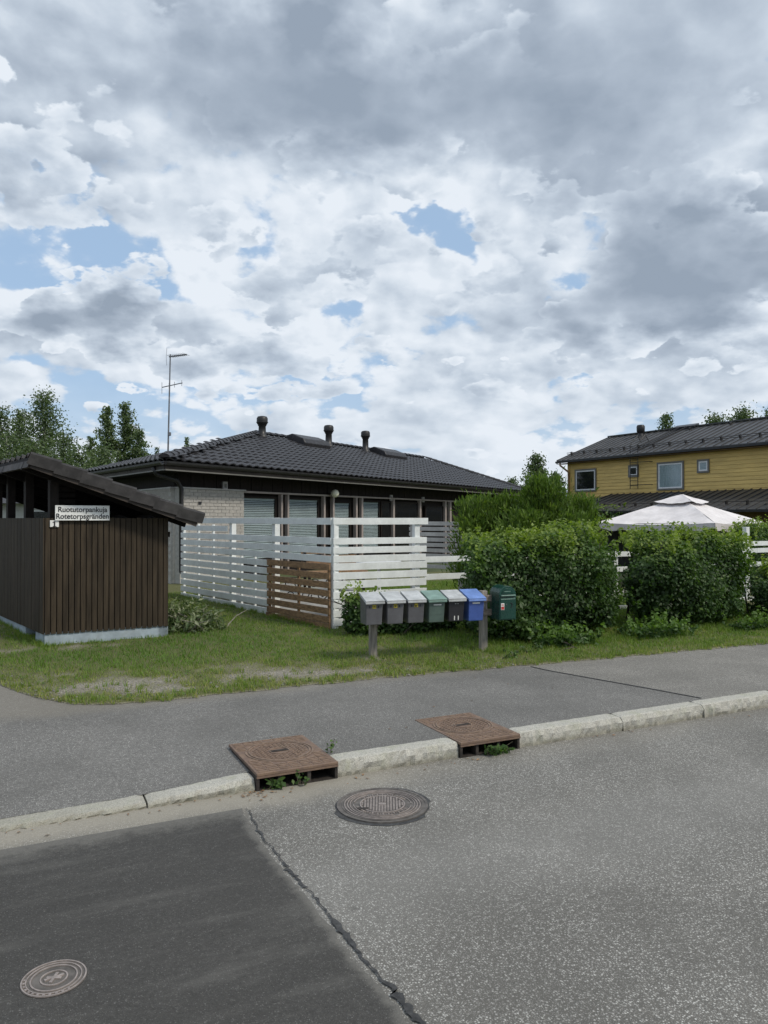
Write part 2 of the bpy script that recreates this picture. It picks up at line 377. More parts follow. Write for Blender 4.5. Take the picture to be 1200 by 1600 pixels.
M['brown_board'] = mk('brown_board', (.049, .036, .023), .7, .22, 3, stretch=(6, 6, .5), bump=.4, bd=.002, rnd=.16, dirt=((.060, .047, .032), .3), spec=.25)
M['brown_dark'] = mk('dark_brown_wood', (.017, .012, .010), .7, .2, 3, stretch=(5, 5, 1), bump=.3, rnd=.1, spec=.25)
M['fascia'] = mk('fascia_brown', (.055, .043, .036), .6, .18, 2, bump=.2, spec=.3)
M['soffit'] = mk('soffit', (.012, .009, .008), .8, .2, 3, spec=.2)
M['plinth'] = mk('painted_plinth', (.34, .40, .45), .85, .12, 4, bump=.5, bd=.003, dirt=((.26, .25, .21), .35))
M['tile'] = mk('concrete_tile', (.033, .032, .036), .45, .22, 9, bump=.35, bd=.002, rnd=.2, dirt=((.052, .052, .05), .3), spec=.4)
M['shed_tile'] = mk('shed_tile', (.040, .037, .037), .6, .22, 7, bump=.35, bd=.002, rnd=.25, dirt=((.065, .064, .058), .4), spec=.3)
M['white_wood'] = mk('white_painted_wood', (.80, .82, .81), .5, .05, 4, stretch=(1, 1, 1), bump=.15, bd=.001, rnd=.07, dirt=((.52, .52, .46), .35))
M['white_old'] = mk('old_white_wood', (.50, .48, .46), .7, .1, 4, bump=.3, bd=.001, rnd=.12, dirt=((.30, .28, .25), .5))
M['stain_wood'] = mk('brown_stained_wood', (.30, .18, .095), .6, .22, 4, stretch=(3, 3, 9), bump=.4, bd=.002, rnd=.25)
M['grey_wood'] = mk('weathered_wood', (.30, .27, .235), .85, .25, 5, stretch=(8, 8, .8), bump=.7, bd=.003, rnd=.2)
M['rail_wood'] = mk('rail_wood', (.26, .215, .175), .85, .25, 5, stretch=(.8, 8, 8), bump=.7, bd=.003)
M['brick'] = mk('sand_lime_brick', (.43, .405, .375), .85, .08, 14, bump=.4, bd=.002, rnd=.14)
M['mortar'] = mk('mortar', (.50, .49, .46), .95, .08, 14)
M['cap'] = mk('grey_sheet_cap', (.42, .41, .40), .4, .08, 4, metal=.1)
M['mullion'] = mk('mullion', (.34, .29, .27), .5, .1, 3, rnd=.1)
M['blind'] = mk('blind', (.74, .75, .74), .5, .05, 3, bump=0)
M['dark_metal'] = mk('dark_metal', (.028, .027, .028), .45, .2, 5, metal=.2)
M['grey_metal'] = mk('grey_metal', (.22, .22, .23), .4, .15, 5, metal=.7)
M['yellow'] = mk('yellow_board', (.70, .49, .16), .6, .10, 1.2, bump=.2, rnd=.08, stretch=(.6, .6, 5))
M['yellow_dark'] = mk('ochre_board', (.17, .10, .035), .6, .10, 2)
M['frame_grey'] = mk('frame_grey', (.17, .165, .15), .5, .08, 3)
M['frame_white'] = mk('frame_white', (.76, .77, .78), .4, .04, 3)
M['seam'] = mk('seam_roof', (.055, .055, .058), .42, .2, 1.2, metal=.1, bump=.1, spec=.6, dirt=((.09, .09, .09), .3))
M['canvas'] = mk('canopy_canvas', (.72, .685, .69), .9, .07, 3, bump=.35, bd=.004, dirt=((.50, .46, .46), .5))
M['canvas_trim'] = mk('valance_canvas', (.56, .52, .52), .9, .07, 3, bump=.35, bd=.004)
M['net'] = mk('net_curtain', (.085, .088, .098), .9, .2, 8, stretch=(8, 8, .5), bump=.5, bd=.01)
M['box_grey'] = mk('grey_plastic', (.115, .115, .125), .42, .1, 6, bump=.15, rnd=.12)
M['lid_grey_lit'] = mk('lit_grey_lid', (.47, .485, .49), .45, .12, 8, bump=.15, rnd=.12)  # light falling on the sloping lids is put into this paler colour
M['box_side'] = mk('shaded_plastic_side', (.040, .043, .048), .45, .1, 6, bump=.15)  # same grey plastic, shade on the box sides put into the colour; unused
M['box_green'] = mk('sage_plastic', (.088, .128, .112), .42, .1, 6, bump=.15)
M['lid_green_lit'] = mk('lit_sage_lid', (.19, .30, .255), .42, .12, 8, bump=.15)  # sage plastic lightened in colour as if lit from above
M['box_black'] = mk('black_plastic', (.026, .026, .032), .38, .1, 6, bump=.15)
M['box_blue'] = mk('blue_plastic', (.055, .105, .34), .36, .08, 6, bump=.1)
M['lid_blue_lit'] = mk('lit_blue_lid', (.17, .28, .62), .34, .1, 8, bump=.1)  # blue plastic with the light on its top painted in
M['pine_green'] = mk('green_enamel', (.010, .055, .042), .3, .1, 6, bump=.1)
M['paper_white'] = mk('white_sticker', (.72, .72, .70), .6, .05, 20, bump=0)
M['paper_yellow'] = mk('yellow_sticker', (.50, .40, .035), .6, .15, 60, bump=0)
M['paper_red'] = mk('red_sticker', (.50, .045, .04), .6, .15, 60, bump=0)
M['ink'] = mk('black_print', (.018, .018, .022), .6, .05, 20, bump=0)
M['sign_white'] = mk('sign_enamel', (.86, .86, .84), .4, .05, 8, bump=0, dirt=((.55, .54, .5), .3))
M['lamp'] = mk('opal_glass', (.85, .82, .66), .25, .04, 4, bump=0)
M['bark'] = mk('bark', (.085, .070, .055), .9, .3, 8, bump=.9, bd=.01)
M['birch_bark'] = mk('birch_bark', (.45, .43, .40), .8, .3, 5, col2=(.1, .09, .08))
M['cream'] = mk('cream_render', (.42, .40, .28), .9, .08, 3)
M['light_wall'] = mk('pale_wall', (.5, .5, .48), .9, .08, 3)
def glassmat(name, tint, rough=.04):
    m, b = new_mat(name)
    g = b.node('ShaderNodeBsdfGlossy', {0: (.9, .93, .95), 'Roughness': rough}); t = b.node('ShaderNodeBsdfTransparent', {0: tint})
    ge = b.node('ShaderNodeNewGeometry'); cs = b.m('ABSOLUTE', b.vm('DOT_PRODUCT', ge.outputs['Incoming'], ge.outputs['Normal'], 1)); f2 = b.m('ADD', b.m('MULTIPLY', b.m('POWER', b.m('SUBTRACT', 1.0, cs), 5.0), .9), .05)
    mx = b.node('ShaderNodeMixShader', {0: f2, 1: t.outputs[0], 2: g.outputs[0]}); b.node('ShaderNodeOutputMaterial', {0: mx.outputs[0]}); return m
M['glass'] = glassmat('window_glass', (.82, .86, .87))
M['glass_dark'] = mk('dark_pane', (.012, .014, .016), .08, .1, 2, bump=0, spec=.8)
M['curtain'] = mk('white_curtain', (.62, .66, .68), .9, .06, 3, stretch=(6, 6, .4), bump=.4, bd=.02)

M['leaf_hedge'] = leafmat('hedge_leaf', [(.022, .046, .014), (.046, .092, .024), (.085, .148, .034), (.19, .255, .05)], .35, .5, .35)
M['leaf_low'] = leafmat('plant_leaf', [(.034, .065, .020), (.065, .125, .032), (.12, .20, .05)], .35, .5, .35)
M['leaf_thuja'] = leafmat('thuja_spray', [(.038, .070, .014), (.085, .145, .024), (.17, .24, .042)], .3, .6, .3)
M['leaf_tree'] = leafmat('tree_leaf', [(.050, .080, .036), (.092, .135, .058), (.15, .195, .085)], .3, .5, .4)
M['leaf_dry'] = leafmat('wilted_leaf', [(.06, .10, .035), (.15, .20, .09), (.36, .38, .26)], .3, .6)
M['grass'] = leafmat('grass_blade', [(.095, .185, .028), (.155, .23, .042), (.25, .265, .078), (.36, .315, .14)], .35, .55, .3)

# ------------------------------------------------------------------ ground, road, pavement
def strip_frame(name, mat, kind='structure'):
    o = bpy.data.objects.new(name, None); return o
def sheet(name, mat, srange, drange, zf, parent=None, keep=None, tint=None, dz_=0.0):
    """grid sheet in the kerb frame; the object sits at O turned by S so its own x, y are s, d"""
    me_v = []; me_f = []; idx = {}; tv = []
    for j, d in enumerate(drange):
        for i, s in enumerate(srange):
            idx[i, j] = len(me_v); me_v.append((s, d, zf(s, d)+dz_)); tv.append(tint(s, d) if tint else 0)
    for j in range(len(drange)-1):
        for i in range(len(srange)-1):
            if keep is None or keep((srange[i]+srange[i+1])/2, (drange[j]+drange[j+1])/2):
                me_f.append((idx[i, j], idx[i+1, j], idx[i+1, j+1], idx[i, j+1]))
    me = bpy.data.meshes.new(name); me.from_pydata(me_v, [], me_f); me.materials.append(mat)
    if tint:
        a = me.attributes.new('tint', 'FLOAT', 'POINT'); a.data.foreach_set('value', tv)
    me.polygons.foreach_set('use_smooth', [True]*len(me_f)); me.update()
    o = bpy.data.objects.new(name, me); COL.objects.link(o)
    o.location = O; o.rotation_euler = (0, 0, R(S))
    if parent: o.parent = parent; o.matrix_parent_inverse = parent.matrix_world.inverted()
    return o
def rng(a, b_, n): return [a+(b_-a)*i/n for i in range(n+1)]
def gsd(s, d): p = K(s, d); return gz(p.x, p.y)

ground = MB().add([(-900, -600, -.06), (900, -600, -.06), (900, 1200, -.06), (-900, 1200, -.06)], [(0, 1, 2, 3)]).build('ground', M['field']); tag(ground, kind='structure')
land = sheet('terrain', M['field'], rng(-70, 70, 28), rng(14, 110, 12), lambda s, d: .326-.004); tag(land, kind='structure')
road = sheet('road', M['road'], rng(-60, 60, 2), rng(-9, .06, 2), lambda s, d: 0.0); tag(road, kind='structure')

def lawn_edge(s):                       # distance of the front edge of the lawn from the kerb
    e = float(np.interp(s, (-3.4, -2.9, -2.7, -2.58, -2.36, -2.09, -1.8, -1.4, 0, 1.5, 4, 6, 9, 40), (8.5, 5.2, 4.0, 3.6, 3.15, 2.78, 2.55, 2.46, 2.48, 2.44, 2.28, 2.18, 2.05, 1.6)))
    if s < -3.4: e = 8.5+(-3.4-s)*2
    return e+.02*math.sin(s*7.1)+.014*math.sin(s*17.3+1)+.01*math.sin(s*41)
sw = sheet('sidewalk', M['walk'], rng(-12, 40, 208), rng(.15, 5.2, 24), gsd); tag(sw, kind='structure')
drv = sheet('driveway', M['drive'], rng(-40, -4.0, 36), rng(5.2, 14, 12), gsd, dz_=-.003); tag(drv, kind='structure')

def dryness(s, d):                      # where the lawn is worn: numpy friendly
    def g(a, c, ra, rc, k): return k*np.exp(-((s-a)/ra)**2-((d-c)/rc)**2)
    nz = sum(np.sin(s*fx+d*fy+ph+1.3*np.sin(s*fy*.7-d*fx*.5))*k for fx, fy, ph, k in ((3.1, 2, 0, .13), (7.7, -5.1, 1, .13), (-4.3, 9.9, 2, .12), (15, 13, 3, .10), (-21, 17, 4, .08), (33, 29, 5, .06)))
    return (g(-1.65, 3.25, .75, .28, .85)+g(-1.0, 2.85, .5, .2, .5)+g(.25, 3.15, .75, .30, .62)+g(.75, 2.8, .6, .2, .5)+g(-.4, 3.7, .35, .15, .45)+g(-2.3, 3.9, .5, .5, .3)+g(1.55, 3.0, .5, .2, .4)
            +g(-1.9, 5.75, .9, .25, .55)+g(-3.0, 6.5, .7, 1.2, .45)+g(1.55, 3.45, .22, .16, .7)+g(3.0, 2.75, .9, .18, .35)+g(-.9, 3.3, 2.4, .7, .26)
            +g(6.5, 2.4, 6, .15, .3)+nz)
def lawn_keep(s, d): return d > lawn_edge(s) - .0
ls = []; 
nS, nD = 260, 60
V = []; Fq = []; T = []
for i in range(nS+1):
    s = -4.4+(30+4.4)*(i/nS)**1.5; e = lawn_edge(s)
    e = min(e, 12.0)
    for j in range(nD+1):
        d = e+(14.0-e)*(j/nD)**1.6
        z = gsd(s, d)+ (.004 if j == 0 else .014)+.006*math.sin(s*9+d*4)*(j > 0)
        V.append((s, d, z)); T.append(float(np.clip((dryness(s, d)-.36)*1.7, 0, 1)) if j else .8)
for i in range(nS):
    for j in range(nD):
        a = i*(nD+1)+j; Fq.append((a, a+nD+1, a+nD+2, a+1))
lawn_me = fastmesh('lawn', np.array(V), np.array(Fq), M['lawn'], np.array(T))
lawn = linkmesh('lawn', lawn_me); lawn.location = O; lawn.rotation_euler = (0, 0, R(S)); tag(lawn, kind='structure')

# joint in the pavement
MB().prism([K(3.62-.25*d+.02*math.sin(d*9)-w, d, gsd(3.6, d)+.004) for d, w in ((.2, .012), (.8, .01), (1.4, .014), (2.0, .01), (2.26, .012))]
           + [K(3.62-.25*d+.02*math.sin(d*9)+w, d, gsd(3.6, d)+.004) for d, w in ((2.26, .012), (2.0, .012), (1.4, .01), (.8, .014), (.2, .01))], (0, 0, .002)).build('tar_joint', M['tar'], sw).matrix_parent_inverse = Matrix.Translation(O).inverted() if False else Matrix.LocRotScale(O, Matrix.Rotation(R(S), 3, 'Z').to_quaternion(), None).inverted()
FR = Matrix.LocRotScale(O, Matrix.Rotation(R(S), 3, 'Z').to_quaternion(), None)
def adopt(o, parent=road): o.parent = parent; o.matrix_parent_inverse = FR.inverted(); return o

# the newer patch of asphalt, its edge and the tar seam
edge_px = [(386, 1262), (397, 1280), (408, 1302), (430, 1330), (455, 1362), (485, 1392), (512, 1424), (545, 1466), (570, 1500), (604, 1536), (632, 1566), (658, 1600), (700, 1655)]
def onroad(px, py): Y = F*EYE/(py-HZ); return Vector(((px-600)/F*Y, Y, 0))
edge = [sd_of(*onroad(*p)[:2]) for p in edge_px]
def fine_path(pts, step=.03, amp=.012, seed=0):
    rr = random.Random(seed); out = []
    for (a, c) in zip(pts[:-1], pts[1:]):
        L = math.dist(a, c); n = max(1, int(L/step))
        for i in range(n):
            t = i/n; out.append((a[0]+(c[0]-a[0])*t+rr.gauss(0, amp), a[1]+(c[1]-a[1])*t+rr.gauss(0, amp)))
    out.append(pts[-1]); return out
ep = fine_path([(s-.035, d) for s, d in edge], .04, .006, 1)
V = []; T = []; Fq = []
cols_ = [0, .03, .07, .12, .2, .35, .7, 1.5, 3, 8]
top_y = -.33
for (s, d) in ep:
    for w in cols_:
        V.append((s-w, d-.0, .004))
        T.append(min(w, 9))
# corner fade toward the kerb: distance to the upper edge counts too
for k, v in enumerate(V): T[k] = min(T[k]*3.5, max(0, (ep[0][1]-v[1])*.8))
nc = len(cols_)
for i in range(len(ep)-1):
    for j in range(nc-1): a = i*nc+j; Fq.append((a, a+1, a+nc+1, a+nc))
pm = fastmesh('asphalt_patch', np.array(V), np.array(Fq), M['patch'], np.array(T)*1.0)
patch = linkmesh('asphalt_patch', pm); adopt(patch); patch.matrix_parent_inverse = Matrix.Identity(4)
if patch.data.polygons[0].normal.z < 0: patch.data.flip_normals()
rr = random.Random(4)
sp_ = fine_path(edge, .022, .006, 3); V = []; Fq = []
for i, (s, d) in enumerate(sp_):
    f = i/len(sp_); w = (.005+.013*f)*(.35+.6*abs(math.sin(i*.11)+.4*math.sin(i*.37)))*(.5+.9*rr.random())
    V += [(s-w*.8, d-w*.5, .008), (s+w*(.6+.6*rr.random()), d+w*.6, .008)]
    if i: k = 2*i; Fq.append((k-2, k-1, k+1, k))
seam = MB().add(V, Fq).build('tar_seam', M['tar']); adopt(seam); seam.matrix_parent_inverse = Matrix.Identity(4)
if seam.data.polygons[0].normal.z < 0: seam.data.flip_normals()

# kerb stones
kerb = MB().box(K(-14, .03, -.1), U*54, N*.10, UP*.09).build('kerb', M['grime']); tag(kerb, kind='structure')
def kstone(s0, s1, seed):
    rr = random.Random(seed); n = max(6, int((s1-s0)/.035)); g = .006
    prof = [(0, 0), (0, .25), (0, .5), (0, .75), (0.012, .96), (.03, 1.0), (.075, 1.0), (.12, 1.0), (.15, .99), (.155, 0)]
    vs = []; fs = []
    for i in range(n+1):
        s = s0+g+(s1-s0-2*g)*i/n; h = kh(s)+.004
        for k, (d, zf) in enumerate(prof):
            dd = d; zz = -.06+(h+.06)*zf if k < 4 else h*zf
            if k in (1, 2, 3): dd += rr.uniform(-.016, .008)
            if k == 4: dd += rr.uniform(-.006, .006); zz += rr.uniform(-.005, .002)
            if 5 <= k <= 8: zz += rr.uniform(-.0015, .0015)
            wdt = 1.3 if s < -1.7 else 1.0
            e = 0.008 if i in (0, n) and k >= 4 and k < 9 else 0
            vs.append(K(s, dd*wdt, zz-e))
    m_ = len(prof)
    for i in range(n):
        for k in range(m_-1): a = i*m_+k; fs.append((a, a+m_, a+m_+1, a+1))
    fs.append(tuple(range(m_))); fs.append(tuple(n*m_+k for k in range(m_))[::-1])
    return MB().add(vs, fs).build('kerb_stone', M['granite'], kerb)
ks = [-6.6, -5.3, -4.1, -2.92, -1.73, -1.0]
for i in range(len(ks)-1): kstone(ks[i], ks[i+1], i)
kstone(-.388, .66, 20)
ks = [1.235, 2.37, 3.39, 4.5, 5.7, 6.8, 8.0, 9.2]
for i in range(len(ks)-1): kstone(ks[i], ks[i+1], 30+i)

# ------------------------------------------------------------------ curb inlets and manhole covers
def ring(mb, c, r0, r1, h, n=48, a0=0, a1=360, mi=0, X=Vector((1, 0, 0)), Yv=Vector((0, 1, 0))):
    m_ = max(3, int(n*(a1-a0)/360)); vs = []; fs = []
    for i in range(m_+1):
        t = R(a0+(a1-a0)*i/m_); dv = X*math.cos(t)+Yv*math.sin(t)
        vs += [c+dv*r0, c+dv*r0+UP*h, c+dv*r1+UP*h, c+dv*r1]
    for i in range(m_):
        k = 4*i
        for q in range(3): fs.append((k+q, k+q+1, k+q+5, k+q+4))
    mb.add(vs, fs, mi)
def disc(mb, c, r_, n=48, mi=0):
    mb.add([c+Vector((math.cos(2*math.pi*i/n), math.sin(2*math.pi*i/n), 0))*r_ for i in range(n)], [tuple(range(n))], mi)

def inlet(s0, s1, label, seed):
    t = empty('storm_drain', label, 'storm drain', 'iron storm drains set into the kerb'); w = s1-s0; h = .125; d0 = -.035; dep = .77
    mb = MB(); mb.box(K(s0, d0, h-.022), U*w, N*dep, UP*.022); pl = mb.build('cover_plate', M['iron'], t, bevel=.004)
    ctr = K(s0+w/2, d0+dep*.56, h); rl = .235
    rib = MB(); rr = random.Random(seed)
    nrow = 21                                    # pattern of raised bars running along the kerb, outside the round lid
    for i in range(nrow):
        d = d0+.03+(dep-.06)*i/(nrow-1)
        for j in range(7):
            sa = s0+.02+(w-.04)*j/7; sb = sa+(w-.04)/7-.012
            mid = K((sa+sb)/2, d, h); 
            if (mid-ctr).length < rl+.045: continue
            rib.box(K(sa, d-.006, h), U*(sb-sa), N*.012, UP*.005)
    ring(rib, ctr, rl+.012, rl+.024, .005, 56)
    rib.build('frame_ribs', M['iron_rib'], pl)['kind'] = 'stuff'
    lid = MB(); ring(lid, ctr, rl-.012, rl, .006, 56); ring(lid, ctr, .07, .078, .006, 32)
    A = (U+N).normalized(); B = (U-N).normalized()
    for i in range(-8, 9):
        for j in range(-8, 9):
            c = ctr+A*i*.026+B*j*.026
            if .09 < (c-ctr).length < rl-.03:
                q, r_ = (A, B) if (i+j) % 2 else (B, A)
                lid.box(c-q*.010-r_*.003, q*.020, r_*.006, UP*.005)
    lid.build('round_lid', M['iron_rib'], pl)
    for q in range(2):
        MB().box(K(s0+w/2-.07, d0+dep*.56-.012+.024*q, h+.001), U*.14, N*.012, UP*.004).build('pick_slot', M['iron_dark'], pl)
    fr = MB()
    fr.box(K(s0, d0+.01, -.05), U*.022, N*(dep-.1), UP*(h+.026)); fr.box(K(s1-.022, d0+.01, -.05), U*.022, N*(dep-.1), UP*(h+.026))
    fr.box(K(s0+.022, d0+.42, -.05), U*(w-.044), N*.02, UP*(h+.026)); fr.box(K(s0+.022, d0+.01, -.05), U*(w-.044), N*.40, UP*.054)
    fr.build('inlet_box', M['iron_dark'], t)
    for f in (.26, .62):
        MB().box(K(s0+w*f, d0+.015, .004), U*.026, N*.06, UP*(h-.027)).build('divider', M['iron_dark'], t)
    MB().box(K(s0, d0-.001, h-.036), U*w, N*.012, UP*.0135).build('lip', M['iron'], t)
inlet(-1.0, -.388, 'square rusty kerb inlet drain left of the other, above the round manhole', 1)
inlet(.66, 1.235, 'square rusty kerb inlet drain with leafy weeds in its mouth, right of the other', 2)

def manhole():
    c = onroad(597.5, 1257)+UP*.001
    t = empty('manhole_cover', 'large round iron manhole cover in the pale road below the kerb drains', 'manhole cover')
    f = MB(); disc(f, c+UP*.006, .30, 64); ring(f, c, .285, .302, .009, 72); ring(f, c, .262, .270, .009, 72); f.build('frame_ring', M['iron_grey'], t)
    r_ = MB()
    for a, w in ((.247, .006), (.228, .005), (.212, .004)): ring(r_, c, a, a+w, .0115, 72)
    for k in range(6):
        ring(r_, c, .188, .193, .011, 72, 60*k+4, 60*k+52)
    ring(r_, c, .142, .150, .012, 64)
    r_.build('rings', M['iron_hi'], t)
    g = MB()
    for i in range(-7, 8):
        for j in range(-7, 8):
            x, y = i*.019, j*.019
            if math.hypot(x, y) < .135 and not (abs(i) < 2 and abs(j) < 2): g.cbox(c+Vector((x, y, .008)), (.012, 0, 0), (0, .012, 0), (0, 0, .010))
    g.build('grip_studs', M['iron_hi'], t)['kind'] = 'stuff'
    e = MB(); e.cbox(c+Vector((0, 0, .008)), (.05, 0, 0), (0, .035, 0), (0, 0, .008)); e.build('emblem', M['iron_hi'], t)
    lt = MB()
    for k in range(24):                           # cast letters round the rim, too worn to read
        a = R(200+k*6); p = c+Vector((math.cos(a), math.sin(a), 0))*.169+UP*.009
        q = Vector((-math.sin(a), math.cos(a), 0)); n_ = Vector((math.cos(a), math.sin(a), 0))
        lt.cbox(p, q*(.003 if k % 2 else .009), n_*.015, UP*.006)
        if k % 3 == 0: lt.cbox(p+q*.004, q*.008, n_*.003, UP*.006)
    for k in range(20):
        a = R(30+k*6); p = c+Vector((math.cos(a), math.sin(a), 0))*.169+UP*.009
        q = Vector((-math.sin(a), math.cos(a), 0)); n_ = Vector((math.cos(a), math.sin(a), 0))
        lt.cbox(p, q*(.003 if k % 2 else .008), n_*.014, UP*.006)
    lt.build('cast_rim_marks', M['iron_hi'], t)['kind'] = 'stuff'
    MB().cbox(c+Vector((-.125, -.085, .009)), (.07, .0, 0), (0, .03, 0), (0, 0, .009)).build('lifting_slot', M['iron_dark'], t)
    # tar collar, broken at the far right side
    sc = []; 
    for i in range(60):
        a = 2*math.pi*i/60; w = .008+.006*random.random()+(.022 if 10 < math.degrees(a) < 80 else 0)+(.03 if 200 < math.degrees(a) < 330 else 0)*random.uniform(.85, 1)
        sc.append(c+Vector((math.cos(a), math.sin(a), 0))*(.300+w)+UP*.002)
    MB().add(sc, [tuple(range(60))]).build('tar_collar', M['tar'], t)
manhole()
def valve():
    c = onroad(87, 1527)+UP*.005
    t = empty('valve_cover', 'small round iron valve cover in the dark asphalt patch', 'valve cover')
    f = MB(); disc(f, c+UP*.001, .128, 48); f.build('cover_disc', M['iron_grey'], t)
    r_ = MB()
    for a, w in ((.120, .006), (.104, .005), (.086, .006), (.048, .006)): ring(r_, c, a, a+w, .005, 56)
    for k in range(12):
        a = R(k*12+190); n_ = Vector((math.cos(a), math.sin(a), 0)); q = Vector((-n_.y, n_.x, 0))
        r_.cbox(c+n_*.113+UP*.0025, n_*.010, q*.010, UP*.005)
    r_.build('rings', M['iron_hi'], t)
    e = MB(); e.cbox(c+UP*.003, (.012, 0, 0), (0, .07, 0), (0, 0, .006)); e.cbox(c+UP*.003, (.06, .0, 0), (0, .012, 0), (0, 0, .0055))
    e.cbox(c+Vector((.02, .015, .003)), (.02, .02, 0), (-.008, .008, 0), (0, 0, .0065)); e.cbox(c+Vector((-.02, -.012, .003)), (.02, .02, 0), (-.008, .008, 0), (0, 0, .0065))
    e.build('hub_cross', M['iron_hi'], t)
valve()

# ------------------------------------------------------------------ foliage helpers
def leaves(pos, nrm, size, aspect=.55, fold=.25, droop=0.0, rng_=RNG):
    """folded leaf quads at pos, roughly facing nrm; returns verts, faces"""
    n = len(pos); nrm = nrm/np.maximum(1e-6, np.linalg.norm(nrm, axis=1, keepdims=True))
    t = rng_.normal(size=(n, 3)); t[:, 2] -= droop; t -= nrm*np.sum(t*nrm, 1, keepdims=True); t /= np.maximum(1e-6, np.linalg.norm(t, axis=1, keepdims=True))
    s = np.cross(nrm, t); L = (size*rng_.uniform(.6, 1.25, n))[:, None] if np.isscalar(size) else size[:, None]
    a = pos-t*L*.5; c = pos+t*L*.5; l = pos-s*L*aspect*.5+nrm*L*fold*.5-t*L*.05; r_ = pos+s*L*aspect*.5+nrm*L*fold*.5-t*L*.05
    Vv = np.stack([a, r_, c, l], 1).reshape(-1, 3); i = np.arange(n)*4
    Ff = np.concatenate([np.stack([i, i+1, i+2], 1), np.stack([i, i+2, i+3], 1)], 0)
    return Vv, Ff
def lump(dirs, seed, k=5):                        # smooth bumpy radius factor over directions
    r_ = np.random.default_rng(seed); out = np.zeros(len(dirs))
    for i in range(9):
        w = r_.normal(size=3)*(k+i*1.1); out += np.sin(dirs@w+r_.uniform(0, 6))/(1+i*.4)
    return out/3.2
def blob_pts(n, ctr, half, ex=3.0, seed=0, thick=.30, bump=.10, k=4):
    r_ = np.random.default_rng(seed); d = r_.normal(size=(n, 3)); d /= np.linalg.norm(d, axis=1, keepdims=True)
    rad = 1/np.power(np.sum(np.abs(d)**ex, 1), 1/ex); rad = rad*(1+bump*lump(d, seed+1, k))
    depth = np.abs(r_.normal(size=n))*thick; rad = rad*np.clip(1-depth+.04*r_.normal(size=n), .1, 1.12)
    nr = np.sign(d)*np.abs(d)**(ex-1)/np.array(half)
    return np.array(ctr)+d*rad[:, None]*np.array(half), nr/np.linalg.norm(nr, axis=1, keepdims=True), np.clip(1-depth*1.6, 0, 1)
def to_world(P_, base=O):                         # (s, d, z) to world
    Um, Nm = np.array(U), np.array(N); return np.array(base)+P_[:, :1]*Um+P_[:, 1:2]*Nm+P_[:, 2:]*np.array([0, 0, 1.])
def vec_world(Vx): return Vx[:, :1]*np.array(U)+Vx[:, 1:2]*np.array(N)+Vx[:, 2:]*np.array([0, 0, 1.])

